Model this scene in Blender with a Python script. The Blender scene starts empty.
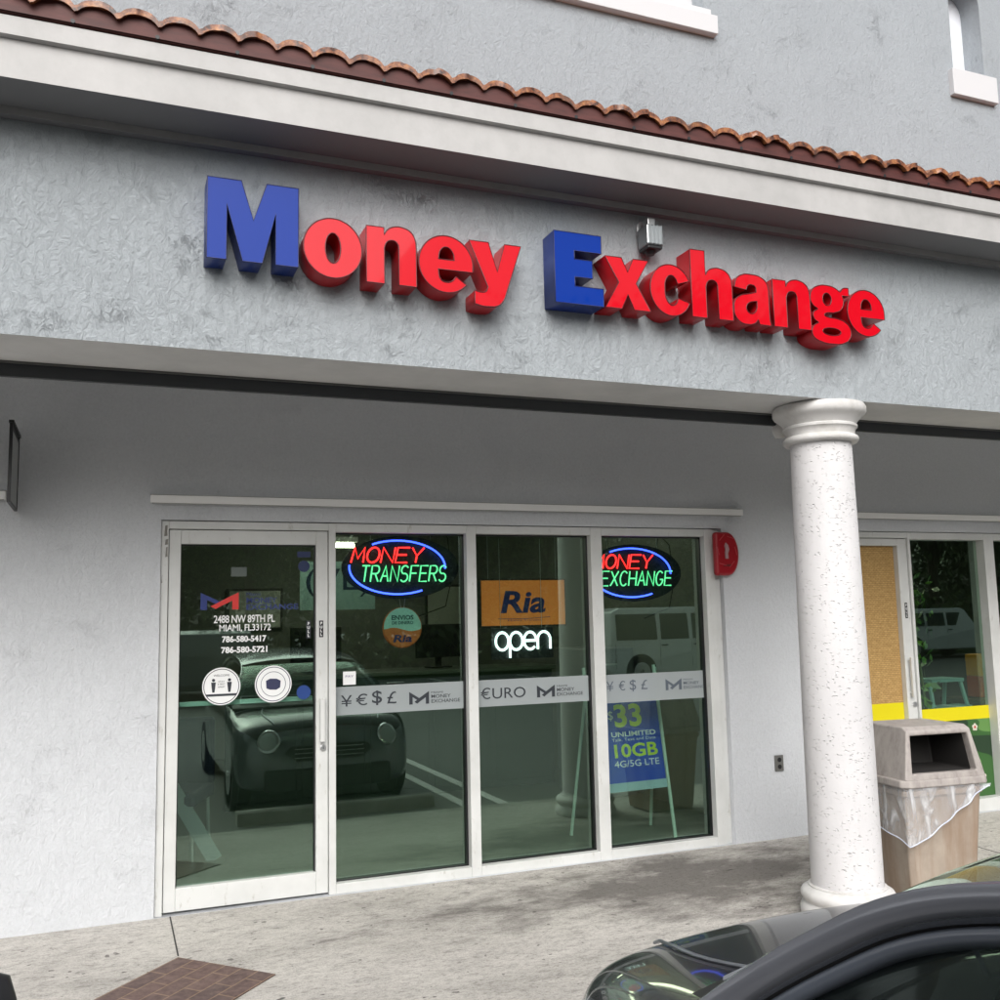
import bpy, bmesh, math, random
from mathutils import Vector, Matrix
R = math.radians
random.seed(7)
sc = bpy.context.scene
COL = sc.collection

# ------------------------------------------------------------------ camera, sky, sun, exposure
cam_d = bpy.data.cameras.new("camera")
cam = bpy.data.objects.new("camera", cam_d); COL.objects.link(cam)
cam_d.sensor_width = 36.0
cam_d.lens = 36.0 * 0.97798
cam_d.clip_start = 0.05
cam_d.clip_end = 800
_r = Vector((0.92714256, -0.3740886, -0.02154955))
_u = Vector((-0.02446892, -0.11783067, 0.99273219))
_f = Vector((0.37390899, 0.91987698, 0.11839937))
cam.matrix_world = Matrix(((_r.x, _u.x, -_f.x, 0.0), (_r.y, _u.y, -_f.y, -5.93), (_r.z, _u.z, -_f.z, 1.6), (0, 0, 0, 1)))
sc.camera = cam

SUN_EL, SUN_ROT = 38, 200
world = bpy.data.worlds.new("World"); sc.world = world; world.use_nodes = True
wn = world.node_tree; bg = wn.nodes["Background"]
sky = wn.nodes.new("ShaderNodeTexSky"); sky.sky_type = 'NISHITA'; sky.sun_disc = False
sky.sun_elevation = R(SUN_EL); sky.sun_rotation = R(SUN_ROT); sky.dust_density = 6; sky.air_density = 1.5
hs = wn.nodes.new("ShaderNodeHueSaturation"); hs.inputs["Saturation"].default_value = 0.22
wn.links.new(sky.outputs[0], hs.inputs["Color"]); wn.links.new(hs.outputs[0], bg.inputs[0])
bg.inputs[1].default_value = 0.15
sd = bpy.data.lights.new("sun", 'SUN'); sd.energy = 1.65; sd.angle = R(60); sd.color = (1, 0.995, 0.985)
sun = bpy.data.objects.new("sun", sd); COL.objects.link(sun)
sun.rotation_euler = (R(90 - SUN_EL), 0, R(-12))     # high, from behind the photographer
sc.view_settings.view_transform = 'Standard'; sc.view_settings.look = 'None'
sc.view_settings.exposure = 0.15; sc.view_settings.gamma = 1.0
sc.cycles.max_bounces = 10; sc.cycles.transparent_max_bounces = 16; sc.cycles.glossy_bounces = 5
sc.cycles.caustics_reflective = False; sc.cycles.caustics_refractive = False
sc.cycles.use_denoising = True

# ------------------------------------------------------------------ materials
def hexc(h):
    def l(c): c /= 255; return c / 12.92 if c <= .04045 else ((c + .055) / 1.055) ** 2.4
    return tuple(l(int(h[i:i + 2], 16)) for i in (0, 2, 4))
def mat(name, col, rough=.6, metal=0, spec=.5, coat=0, emit=None, es=1, alpha=1):
    m = bpy.data.materials.new(name); m.use_nodes = True; b = m.node_tree.nodes["Principled BSDF"]
    b.inputs["Base Color"].default_value = (*col, 1); b.inputs["Roughness"].default_value = rough
    b.inputs["Metallic"].default_value = metal; b.inputs["Specular IOR Level"].default_value = spec
    b.inputs["Coat Weight"].default_value = coat; b.inputs["Coat Roughness"].default_value = .03
    if emit: b.inputs["Emission Color"].default_value = (*emit, 1); b.inputs["Emission Strength"].default_value = es
    b.inputs["Alpha"].default_value = alpha
    return m
class NT:
    def __init__(s, m): s.t = m.node_tree; s.b = s.t.nodes["Principled BSDF"]
    def n(s, typ, **k):
        x = s.t.nodes.new(typ)
        for a, v in k.items():
            if a.startswith("_"): x.inputs[a[1:].replace("_", " ")].default_value = v
            else: setattr(x, a, v)
        return x
    def l(s, a, b): s.t.links.new(a, b)
    def coord(s, scale=(1, 1, 1), rot=(0, 0, 0)):
        tc = s.n("ShaderNodeTexCoord"); mp = s.n("ShaderNodeMapping"); mp.inputs["Scale"].default_value = scale; mp.inputs["Rotation"].default_value = rot
        s.l(tc.outputs["Object"], mp.inputs[0]); return mp.outputs[0]
    def noise(s, vec, sc_, det=4, rough=.6, dist=0):
        x = s.n("ShaderNodeTexNoise"); x.inputs["Scale"].default_value = sc_; x.inputs["Detail"].default_value = det
        x.inputs["Roughness"].default_value = rough; x.inputs["Distortion"].default_value = dist; s.l(vec, x.inputs["Vector"]); return x.outputs[0]
    def ramp(s, fac, stops):
        r = s.n("ShaderNodeValToRGB"); e = r.color_ramp.elements
        while len(e) < len(stops): e.new(.5)
        for i, (p, c) in enumerate(stops):
            e[i].position = p; e[i].color = (*c, 1) if len(c) == 3 else c
        s.l(fac, r.inputs[0]); return r.outputs[0]
    def mix(s, fac, a, b, mode='MIX'):
        x = s.n("ShaderNodeMix", data_type='RGBA', blend_type=mode)
        for i, v in ((0, fac), (6, a), (7, b)):
            if isinstance(v, (int, float)): x.inputs[i].default_value = v
            elif isinstance(v, tuple): x.inputs[i].default_value = (*v, 1)
            else: s.l(v, x.inputs[i])
        return x.outputs[2]
    def math(s, op, a, b=0):
        x = s.n("ShaderNodeMath", operation=op)
        for i, v in ((0, a), (1, b)):
            if isinstance(v, (int, float)): x.inputs[i].default_value = v
            else: s.l(v, x.inputs[i])
        return x.outputs[0]
    def bump(s, h, strength=.3, dist=.01, prev=None):
        x = s.n("ShaderNodeBump"); x.inputs["Strength"].default_value = strength; x.inputs["Distance"].default_value = dist
        s.l(h, x.inputs["Height"])
        if prev is not None: s.l(prev, x.inputs["Normal"])
        s.l(x.outputs[0], s.b.inputs["Normal"]); return x.outputs[0]
    def color(s, c): s.l(c, s.b.inputs["Base Color"])
    def rough(s, c): s.l(c, s.b.inputs["Roughness"])

def stucco(name, c, var=.06, bs=.5, bd=.012, streak=True, patch=False):
    m = mat(name, c, .85, spec=.25); t = NT(m); v = t.coord()
    big = t.noise(v, .9, 5); fine = t.noise(v, 60, 4)
    dk = tuple(x * (1 - var * 2.2) for x in c); lt = tuple(min(1, x * (1 + var)) for x in c)
    base = t.ramp(big, [(.25, dk), (.7, lt)])
    base = t.mix(.25, base, t.ramp(fine, [(.35, tuple(x * .8 for x in c)), (.6, lt)]))
    # trowel marks: stretched, warped ridges, breaking into short cracks in places
    v2 = t.coord((7, 7, 4.2)); tro = t.noise(v2, 3.6, 8, .68, .9)
    vo = t.n("ShaderNodeTexVoronoi", feature='DISTANCE_TO_EDGE'); vo.inputs["Scale"].default_value = 30; wob = t.n("ShaderNodeTexNoise"); wob.inputs["Scale"].default_value = 9; t.l(v, wob.inputs["Vector"])
    va = t.n("ShaderNodeVectorMath", operation='MULTIPLY_ADD'); va.inputs[1].default_value = (.12, .12, .12); t.l(wob.outputs["Color"], va.inputs[0]); t.l(v, va.inputs[2]); t.l(va.outputs[0], vo.inputs["Vector"])
    cell = t.ramp(vo.outputs[0], [(.0, (1, 1, 1)), (.045, (0, 0, 0))])
    ridge = t.math('ABSOLUTE', t.math('SUBTRACT', tro, .5))
    crack = t.ramp(ridge, [(.0, (0, 0, 0)), (.028, (1, 1, 1))])
    area = t.ramp(t.noise(v, 2.3, 3), [(.5, (0, 0, 0)), (.68, (1, 1, 1))])
    area2 = t.ramp(t.noise(t.coord((1.1, 1, 2.2)), 4.5, 4), [(.42, (0, 0, 0)), (.7, (1, 1, 1))])
    am = t.math('MULTIPLY', area, area2)
    inv = t.math('MAXIMUM', t.math('SUBTRACT', 1, crack), t.math('MULTIPLY', cell, .7)); cm = t.math('MULTIPLY', inv, am)
    base = t.mix(t.math('MULTIPLY', cm, .13 if not patch else .04), base, tuple(x * .5 for x in c))
    if streak:
        sv = t.coord((9, 9, .5)); st = t.ramp(t.noise(sv, 3, 5), [(.55, (0, 0, 0)), (.8, (1, 1, 1))])
        base = t.mix(t.math('MULTIPLY', st, .14), base, tuple(x * .6 for x in c))
    t.color(base)
    h = t.math('SUBTRACT', t.math('ADD', t.math('MULTIPLY', tro, 1.0), t.math('MULTIPLY', fine, .22)), t.math('MULTIPLY', cm, .34))
    t.bump(h, bs, bd)
    return m
M = {}
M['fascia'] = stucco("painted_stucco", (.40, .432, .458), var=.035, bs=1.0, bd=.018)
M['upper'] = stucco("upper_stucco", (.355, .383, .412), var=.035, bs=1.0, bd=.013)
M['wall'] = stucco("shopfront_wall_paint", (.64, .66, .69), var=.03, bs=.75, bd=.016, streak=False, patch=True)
M['trim'] = mat("cornice_paint", (.66, .645, .64), .55); t = NT(M['trim']); v = t.coord()
t.color(t.mix(.5, t.ramp(t.noise(t.coord((1, 1, .25)), 2.2, 5), [(.35, (.38, .375, .37)), (.6, (.475, .465, .46))]), t.ramp(t.noise(v, 14, 4), [(.35, (.42, .41, .405)), (.6, (.48, .47, .465))]))); t.bump(t.noise(v, 25, 3), .12, .005)
M['soffit'] = mat("beam_soffit_paint", (.5, .5, .49), .8); t = NT(M['soffit']); t.color(t.ramp(t.noise(t.coord(), 3, 6), [(.35, (.58, .58, .57)), (.65, (.68, .675, .665))])); t.bump(t.noise(t.coord(), 30, 4), .2, .006)
M['strip_dark'] = mat("dark_soffit_strip", (.06, .065, .07), .7)
M['white'] = mat("white_window_metal", (.74, .75, .73), .42); t = NT(M['white']); v = t.coord()
t.color(t.mix(t.ramp(t.noise(t.coord((3, 3, 1)), 9, 7, .7), [(.60, (0, 0, 0)), (.74, (1, 1, 1))]), t.ramp(t.noise(v, 3, 4), [(.3, (.58, .59, .575)), (.6, (.67, .68, .67))]), (.42, .41, .37)))
M['sill'] = mat("white_sill_paint", (.60, .60, .62), .6)
M['pitwhite'] = mat("pitted_column_stone", (.80, .79, .80), .8, spec=.3); t = NT(M['pitwhite']); v = t.coord((1, 1, 1.7))
vo = t.n("ShaderNodeTexVoronoi", feature='F1'); vo.inputs["Scale"].default_value = 42; vo.inputs["Randomness"].default_value = 1
dist = t.n("ShaderNodeMix", data_type='VECTOR'); nz = t.n("ShaderNodeTexNoise"); nz.inputs["Scale"].default_value = 25; t.l(v, nz.inputs["Vector"])
vadd = t.n("ShaderNodeVectorMath", operation='MULTIPLY_ADD'); vadd.inputs[1].default_value = (.035, .035, .035); t.l(nz.outputs["Color"], vadd.inputs[0]); t.l(v, vadd.inputs[2]); t.l(vadd.outputs[0], vo.inputs["Vector"])
pit = t.ramp(vo.outputs["Distance"], [(.12, (1, 1, 1)), (.30, (0, 0, 0))])
gate = t.ramp(t.noise(v, 12, 3), [(.42, (0, 0, 0)), (.54, (1, 1, 1))])
pm = t.math('MULTIPLY', pit, gate)
t.color(t.mix(t.math('MULTIPLY', pm, .02), t.ramp(t.noise(t.coord((1, 1, .4)), 3, 5), [(.3, (.64, .63, .64)), (.6, (.71, .70, .71))]), (.5, .47, .47)))
t.bump(t.math('SUBTRACT', t.math('MULTIPLY', t.noise(v, 35, 4), .25), pm), .8, .0065)
M['caststone'] = mat("column_moulding_paint", (.74, .73, .72), .6); t = NT(M['caststone']); v = t.coord(); t.color(t.ramp(t.noise(v, 8, 6), [(.32, (.52, .505, .485)), (.55, (.67, .66, .65))])); t.bump(t.noise(v, 40, 4), .2, .004)
M['tile'] = mat("terracotta_roof_tile", (.3, .12, .06), .38, coat=.15); t = NT(M['tile']); v = t.coord()
t.color(t.mix(t.ramp(t.noise(v, 9, 6, .7), [(.5, (0, 0, 0)), (.66, (1, 1, 1))]), t.ramp(t.noise(v, 26, 6, .7), [(.38, (.04, .015, .010)), (.48, (.22, .07, .028)), (.64, (.46, .19, .065))]), (.09, .035, .02))); t.bump(t.noise(v, 60, 5), .3, .004)
M['eave'] = mat("red_brown_eave_board", (.105, .035, .032), .6); t = NT(M['eave']); t.color(t.ramp(t.noise(t.coord((1, 1, 5)), 7, 5), [(.3, (.06, .013, .011)), (.65, (.10, .024, .02))]))
M['black'] = mat("black_plastic", (.012, .012, .014), .45)
M['rubber'] = mat("tyre_rubber", (.02, .02, .021), .8)
M['chrome'] = mat("chrome", (.75, .76, .78), .12, metal=1)
M['alu'] = mat("brushed_aluminium", (.62, .63, .64), .35, metal=.9)

M['walk'] = mat("stained_concrete", (.42, .40, .38), .8, spec=.3); t = NT(M['walk']); v = t.coord((.75, 1.5, 1), (0, 0, R(-14)))
a_ = t.ramp(t.noise(v, 1.1, 8, .62, .6), [(.34, (.26, .247, .23)), (.46, (.44, .422, .395)), (.60, (.57, .55, .515))])
b_ = t.ramp(t.noise(t.coord((2.2, 5, 1), (0, 0, R(-16))), 3.6, 9, .78, .5), [(.36, (.16, .15, .14)), (.43, (.50, .475, .445)), (.60, (.68, .65, .605))])
cc = t.mix(.5, a_, b_)
# foot-worn dark area in front of the shop and by the pillar
gz = t.n("ShaderNodeTexCoord"); sep = t.n("ShaderNodeSeparateXYZ"); t.l(gz.outputs["Object"], sep.inputs[0])
blot = t.math('ADD', t.math('ABSOLUTE', t.math('MULTIPLY', t.math('SUBTRACT', sep.outputs[0], 3.4), .42)), t.math('ABSOLUTE', t.math('MULTIPLY', t.math('ADD', sep.outputs[1], .62), 1.1)))
blot = t.math('ADD', blot, t.math('MULTIPLY', t.math('SUBTRACT', t.noise(t.coord((1, 2, 1)), 2.2, 7, .7), .5), 2.6))
cc = t.mix(t.ramp(blot, [(.30, (.85, .85, .85)), (1.1, (0, 0, 0))]), cc, (.13, .118, .11))
sp = t.ramp(t.noise(t.coord((1, 1.7, 1)), 14, 2, .4), [(.735, (0, 0, 0)), (.76, (1, 1, 1))])
gum = t.ramp(t.noise(t.coord(), 23, 1, .2), [(.775, (0, 0, 0)), (.785, (1, 1, 1))]); cc = t.mix(t.math('MULTIPLY', gum, .7), cc, (.07, .065, .06))
cc = t.mix(t.math('MULTIPLY', sp, .8), cc, (.06, .055, .05))
sp2 = t.ramp(t.noise(t.coord((1, 2.2, 1)), 34, 5, .75), [(.36, (.35, .34, .33)), (.5, (.95, .95, .95)), (.66, (1.0, 1.0, 1.0))])
cc = t.mix(.5, cc, sp2, 'MULTIPLY')
gr = t.ramp(t.noise(t.coord(), 130, 3, .8), [(.38, (.62, .61, .60)), (.52, (1, 1, 1))])
cc = t.mix(.65, cc, gr, 'MULTIPLY')
smu = t.ramp(t.noise(t.coord((2, 5, 1), (0, 0, R(-20))), 5, 9, .85, .3), [(.56, (0, 0, 0)), (.66, (1, 1, 1))])
cc = t.mix(t.math('MULTIPLY', smu, .6), cc, (.12, .11, .10))
t.color(cc); t.bump(t.noise(t.coord(), 70, 6, .7), .35, .006)
M['joint'] = mat("joint_gap", (.05, .048, .045), .9)
M['curb'] = mat("kerb_concrete", (.40, .39, .36), .85); t = NT(M['curb']); t.color(t.ramp(t.noise(t.coord(), 5, 7), [(.3, (.25, .24, .22)), (.65, (.47, .46, .43))]))
M['asphalt'] = mat("asphalt", (.055, .055, .057), .85); t = NT(M['asphalt']); v = t.coord(); t.color(t.mix(.6, t.ramp(t.noise(v, .5, 6), [(.3, (.13, .13, .13)), (.7, (.20, .20, .198))]), t.ramp(t.noise(v, 70, 3), [(.35, (.10, .10, .10)), (.7, (.24, .24, .24))]))); t.bump(t.noise(v, 90, 3), .4, .008)
M['line'] = mat("white_road_paint", (.72, .72, .70), .6)
M['grass'] = mat("verge_grass", (.045, .075, .02), .9)

M['brick'] = mat("brick_paving", (.2, .08, .06), .8); t = NT(M['brick']); v = t.coord()
br = t.n("ShaderNodeTexBrick"); t.l(v, br.inputs["Vector"]); br.inputs["Scale"].default_value = 1; br.inputs["Brick Width"].default_value = .19; br.inputs["Row Height"].default_value = .094
br.inputs["Mortar Size"].default_value = .004; br.inputs["Mortar Smooth"].default_value = .3; br.inputs["Color1"].default_value = (.13, .075, .065, 1); br.inputs["Color2"].default_value = (.08, .052, .05, 1); br.inputs["Mortar"].default_value = (.33, .22, .13, 1); br.inputs["Bias"].default_value = -.1
t.color(t.mix(.45, br.outputs[0], t.ramp(t.noise(v, 22, 6, .7), [(.3, (.05, .036, .035)), (.7, (.26, .19, .17))]))); t.bump(t.math('ADD', t.math('MULTIPLY', br.outputs["Fac"], -1), t.math('MULTIPLY', t.noise(v, 60, 4), .4)), .5, .006)

def glass_mat(name, tint, ior, strength=1.0, rough=0.0):
    m = bpy.data.materials.new(name); m.use_nodes = True; nt = m.node_tree; nt.nodes.clear()
    o = nt.nodes.new("ShaderNodeOutputMaterial"); mx = nt.nodes.new("ShaderNodeMixShader"); tr = nt.nodes.new("ShaderNodeBsdfTransparent"); gl = nt.nodes.new("ShaderNodeBsdfGlossy"); ge = nt.nodes.new("ShaderNodeNewGeometry"); dt = nt.nodes.new("ShaderNodeVectorMath"); dt.operation = 'DOT_PRODUCT'
    def mth(op, a, c):
        x = nt.nodes.new("ShaderNodeMath"); x.operation = op
        for i, v in ((0, a), (1, c)):
            if isinstance(v, (int, float)): x.inputs[i].default_value = v
            else: nt.links.new(v, x.inputs[i])
        return x.outputs[0]
    nt.links.new(ge.outputs["Incoming"], dt.inputs[0]); nt.links.new(ge.outputs["Normal"], dt.inputs[1])
    f0 = ((ior - 1) / (ior + 1)) ** 2      # Schlick's law, the same from both sides of the sheet
    fres = mth('ADD', mth('MULTIPLY', mth('POWER', mth('SUBTRACT', 1, mth('ABSOLUTE', dt.outputs["Value"], 0)), 5), 1 - f0), f0)
    tr.inputs[0].default_value = (*tint, 1); gl.inputs["Roughness"].default_value = rough; gl.inputs[0].default_value = (strength * .80, strength * 1.0, strength * .86, 1)
    nt.links.new(fres, mx.inputs[0]); nt.links.new(tr.outputs[0], mx.inputs[1]); nt.links.new(gl.outputs[0], mx.inputs[2]); nt.links.new(mx.outputs[0], o.inputs[0])
    return m
M['glass'] = glass_mat("green_tinted_window_glass", (.82, .92, .86), 2.12)
M['carglass'] = glass_mat("tinted_car_glass", (.16, .19, .19), 1.35)
M['carglass_clear'] = glass_mat("clear_car_glass", (.8, .84, .82), 1.6)

# ------------------------------------------------------------------ object helpers
def tag(o, label=None, cat=None, group=None, kind=None):
    if label: o["label"] = label
    if cat: o["category"] = cat
    if group: o["group"] = group
    if kind: o["kind"] = kind
    return o
def thing(name, loc, label, cat, group=None, rz=0):
    o = bpy.data.objects.new(name, None); COL.objects.link(o); o.location = loc; o.rotation_euler.z = rz; o.empty_display_size = .2
    return tag(o, label, cat, group)
def link(name, me, m=None, parent=None, smooth=False):
    o = bpy.data.objects.new(name, me); COL.objects.link(o)
    if m is not None:
        for x in (m if isinstance(m, (list, tuple)) else [m]): me.materials.append(x)
    if parent is not None: o.parent = parent
    if smooth:
        for p in me.polygons: p.use_smooth = True
    return o
class B:
    """collects shapes for ONE mesh"""
    def __init__(s): s.bm = bmesh.new(); s.mi = 0
    def _m(s, fs):
        for f in fs: f.material_index = s.mi
    def box(s, x0, x1, y0, y1, z0, z1, mtx=None, bev=0):
        v = [s.bm.verts.new((x, y, z)) for x in (x0, x1) for y in (y0, y1) for z in (z0, z1)]
        q = [(0, 1, 3, 2), (4, 6, 7, 5), (0, 4, 5, 1), (2, 3, 7, 6), (0, 2, 6, 4), (1, 5, 7, 3)]
        fs = [s.bm.faces.new([v[i] for i in a]) for a in q]; s._m(fs)
        if bev:
            es = list({e for f in fs for e in f.edges}); r = bmesh.ops.bevel(s.bm, geom=es, offset=bev, segments=2, affect='EDGES', profile=.5); s._m(r['faces'])
            v = list({w for f in r['faces'] for w in f.verts} | {w for w in v if w.is_valid})
        if mtx is not None:
            for w in v: w.co = mtx @ w.co
        return s
    def quad(s, *p):
        v = [s.bm.verts.new(q) for q in p]; s._m([s.bm.faces.new(v)]); return s
    def prism(s, prof, x0, x1, axis='x'):
        """prof = closed list of 2D points; extruded along axis"""
        def P(a, b, c): return {'x': (c, a, b), 'y': (a, c, b), 'z': (a, b, c)}[axis]
        A = [s.bm.verts.new(P(a, b, x0)) for a, b in prof]; C = [s.bm.verts.new(P(a, b, x1)) for a, b in prof]
        fs = [s.bm.faces.new(A), s.bm.faces.new(C[::-1])]; n = len(prof)
        for i in range(n): fs.append(s.bm.faces.new((A[i], C[i], C[(i + 1) % n], A[(i + 1) % n])))
        s._m(fs); return s
    def lathe(s, prof, c=(0, 0, 0), seg=48, ax='z', sx=1, sy=1):
        rings = []
        for r, z in prof:
            ring = []
            for i in range(seg):
                a = 2 * math.pi * i / seg; p = (r * math.cos(a) * sx, r * math.sin(a) * sy, z)
                if ax == 'y': p = (p[0], z, p[1])
                if ax == 'x': p = (z, p[0], p[1])
                ring.append(s.bm.verts.new((p[0] + c[0], p[1] + c[1], p[2] + c[2])))
            rings.append(ring)
        fs = []
        for a, b in zip(rings, rings[1:]):
            for i in range(seg): fs.append(s.bm.faces.new((a[i], a[(i + 1) % seg], b[(i + 1) % seg], b[i])))
        fs.append(s.bm.faces.new(rings[0][::-1])); fs.append(s.bm.faces.new(rings[-1])); s._m(fs); return s
    def tube(s, pts, r, seg=8, closed=False):
        pts = [Vector(p) for p in pts]; n = len(pts); rings = []; up = None
        for i, p in enumerate(pts):
            if closed: d = (pts[(i + 1) % n] - pts[i - 1])
            else: d = (pts[min(i + 1, n - 1)] - pts[max(i - 1, 0)])
            d.normalize()
            if up is None: up = Vector((0, 0, 1)) if abs(d.z) < .9 else Vector((0, 1, 0))
            a = d.cross(up).normalized(); up = a.cross(d).normalized()
            rr = r[i] if isinstance(r, (list, tuple)) else r
            rings.append([s.bm.verts.new(p + (a * math.cos(t) + up * math.sin(t)) * rr) for t in [2 * math.pi * k / seg for k in range(seg)]])
        fs = []
        pr = list(zip(rings, rings[1:])) + ([(rings[-1], rings[0])] if closed else [])
        for a, b in pr:
            for i in range(seg): fs.append(s.bm.faces.new((a[i], a[(i + 1) % seg], b[(i + 1) % seg], b[i])))
        if not closed: fs.append(s.bm.faces.new(rings[0][::-1])); fs.append(s.bm.faces.new(rings[-1]))
        s._m(fs); return s
    def grid(s, P):
        """P[i][j] -> open sheet"""
        V = [[s.bm.verts.new(p) for p in row] for row in P]; fs = []
        for i in range(len(V) - 1):
            for j in range(len(V[0]) - 1): fs.append(s.bm.faces.new((V[i][j], V[i][j + 1], V[i + 1][j + 1], V[i + 1][j])))
        s._m(fs); return s
    def out(s, name, m, parent=None, smooth=False, loc=None):
        bmesh.ops.recalc_face_normals(s.bm, faces=s.bm.faces)
        me = bpy.data.meshes.new(name); s.bm.to_mesh(me); s.bm.free()
        o = link(name, me, m, parent, smooth)
        if loc: o.location = loc
        return o
def bevel(o, w=.004, seg=2):
    b = o.modifiers.new("bevel", 'BEVEL'); b.width = w; b.segments = seg; b.limit_method = 'ANGLE'; b.angle_limit = R(40); return o
def autosmooth(o, ang=35):
    me = o.data
    for p in me.polygons: p.use_smooth = True
    try: me.set_sharp_from_angle(angle=R(ang))
    except Exception: pass
    return o
def curve_mesh(cu, name):
    o = bpy.data.objects.new(name, cu); COL.objects.link(o)
    dg = bpy.context.evaluated_depsgraph_get(); me = bpy.data.meshes.new_from_object(o.evaluated_get(dg)); me.name = name
    COL.objects.unlink(o); bpy.data.objects.remove(o); return me
def text_mesh(body, x0, x1, z0, z1, y, bold=0, shear=0, thick=.0006, lines=1, sp=1.0):
    """lettering fitted into the box x0..x1, z0..z1 on a plane facing -y"""
    cu = bpy.data.curves.new("text", 'FONT'); cu.body = body; cu.size = 1; cu.offset = bold; cu.shear = shear; cu.extrude = .01; cu.align_x = 'CENTER'; cu.space_character = sp; cu.resolution_u = 3
    me = curve_mesh(cu, "lettering"); xs = [v.co.x for v in me.vertices]; ys = [v.co.y for v in me.vertices]
    a, b, c, d = min(xs), max(xs), min(ys), max(ys)
    for v in me.vertices:
        v.co = (x0 + (v.co.x - a) / (b - a) * (x1 - x0), y - thick * (1 if v.co.z > 0 else 0), z0 + (v.co.y - c) / (d - c) * (z1 - z0))
    return me
def join(meshes, name):
    bm = bmesh.new()
    for me in meshes: bm.from_mesh(me)
    out = bpy.data.meshes.new(name); bm.to_mesh(out); bm.free(); return out
def lettering(items, m, parent, name="lettering"):
    for a in items: o = link(name, text_mesh(*a[0], **a[1]), m, parent)
    return o
def T(*a, **k): return (a, k)
def copy_tree(o, parent=None):
    c = o.copy(); COL.objects.link(c); c.parent = parent
    for ch in list(o.children): copy_tree(ch, c)
    return c

# ------------------------------------------------------------------ ground
ZR = -.15     # parking lot level
b = B(); b.box(-120, 160, -160, -2.35, ZR - .3, ZR); tag(b.out("parking_lot", M['asphalt']), "dark grey asphalt parking lot in front of the shops", kind='structure')
SL = .03
b = B(); b.prism([(-2.2, ZR - .3), (.0, ZR - .3), (.0, 0), (-2.2, -2.2 * SL)], -14, 24); tag(b.out("sidewalk", M['walk']), "stained grey concrete walkway under the arcade", kind='structure')
b = B(); b.box(-14, 24, -2.35, -2.203, ZR - .3, -2.2 * SL); tag(bevel(b.out("kerb", M['curb']), .02, 3), "worn concrete kerb edging the walkway", kind='structure')
b = B()
for x in (-5.2, 5.55, 8.6): b.box(x - .004, x + .004, -2.2, -.03, .0, .0015)
b.box(.381, .389, -.66, -.03, 0, .0015); b.box(.386, .394, -2.19, -1.51, 0, .0015)
for q in b.bm.verts: q.co.z += SL * q.co.y
tag(b.out("pavement_joint", M['joint']), "dark joints sawn across the concrete walkway", kind='structure')
b = B(); h = .286; b.box(-h, h, -h, h, .001, .006); o = b.out("brick_paving", M['brick']); o.matrix_world = Matrix.Translation((.382, -1.096, -1.096 * SL)) @ Matrix.Rotation(math.atan(SL), 4, "X") @ Matrix.Rotation(R(45), 4, "Z"); tag(o, "diamond of red brown bricks set into the walkway", kind='structure')
b = B()
for x in (3.2, 3.55, -2.9): b.box(x - .05, x + .05, -7.6, -2.7, ZR, ZR + .004)
for k in range(5): b.box(8.4 + k * 2.8, 8.5 + k * 2.8, -7.6, -2.7, ZR, ZR + .004)
for k in range(9): b.box(-8 + k * 2.8, -7.9 + k * 2.8, -21.5, -17.0, ZR, ZR + .004)
tag(b.out("parking_line", M['line']), "white painted bay lines on the asphalt", kind='structure')
b = B(); b.box(-60, 90, -60, -22, ZR, ZR + .12); tag(b.out("verge", M['grass']), "green verge beyond the parking lot", kind='structure')

# ------------------------------------------------------------------ building
arc = thing("shopping_arcade", (0, 0, 0), "grey stucco shopping arcade with a red tiled eave and white pillar", "building")
def wall_with_holes(outer, holes, y0, y1, name, m, parent):
    cu = bpy.data.curves.new(name, 'CURVE'); cu.dimensions = '2D'; cu.fill_mode = 'BOTH'; cu.extrude = abs(y1 - y0) / 2
    for pts in [outer] + holes:
        s = cu.splines.new('POLY'); s.points.add(len(pts) - 1); s.use_cyclic_u = True
        for p, q in zip(s.points, pts): p.co = (q[0], q[1], 0, 1)
    me = curve_mesh(cu, name)
    for v in me.vertices: v.co = (v.co.x, (y0 + y1) / 2 - v.co.z, v.co.y)
    return link(name, me, m, parent)
rect = lambda x0, x1, z0, z1: [(x0, z0), (x1, z0), (x1, z1), (x0, z1)]
XL, XR = -9, 17
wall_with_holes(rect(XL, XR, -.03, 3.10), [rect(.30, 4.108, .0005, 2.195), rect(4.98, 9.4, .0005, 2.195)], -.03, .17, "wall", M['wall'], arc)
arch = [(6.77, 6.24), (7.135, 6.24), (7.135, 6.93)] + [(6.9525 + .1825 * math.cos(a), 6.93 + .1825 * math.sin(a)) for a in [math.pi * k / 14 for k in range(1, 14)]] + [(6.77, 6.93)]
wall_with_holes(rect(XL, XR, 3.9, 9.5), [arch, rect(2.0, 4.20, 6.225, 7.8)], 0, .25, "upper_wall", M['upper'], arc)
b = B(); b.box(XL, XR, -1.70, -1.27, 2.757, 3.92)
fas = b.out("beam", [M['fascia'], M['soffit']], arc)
for p in fas.data.polygons:
    if p.normal.z < -.5 or p.normal.y > .5: p.material_index = 1
b = B(); b.box(XL, XR, -1.266, -1.25, 2.75, 2.80); b.mi = 1; b.box(XL, XR, -1.2495, -1.225, 2.692, 2.80); b.out("soffit_strip", [mat("dark_grey_trim", (.17, .17, .165), .6), M["strip_dark"]], arc)  # dark strip making the black band behind the beam; hides the ceiling
b = B(); b.box(XL, XR, -1.266, -.032, 3.04, 3.08); b.out("ceiling", mat("pale_walkway_ceiling", (.75, .75, .74), .8), arc)
b = B(); b.prism([(-1.695, 3.655), (-1.745, 3.655), (-1.745, 3.688), (-1.985, 3.684), (-1.985, 3.842), (-2.010, 3.846), (-2.010, 3.922), (-2.0, 3.926), (-1.6, 3.93)], XL, XR)
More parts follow.
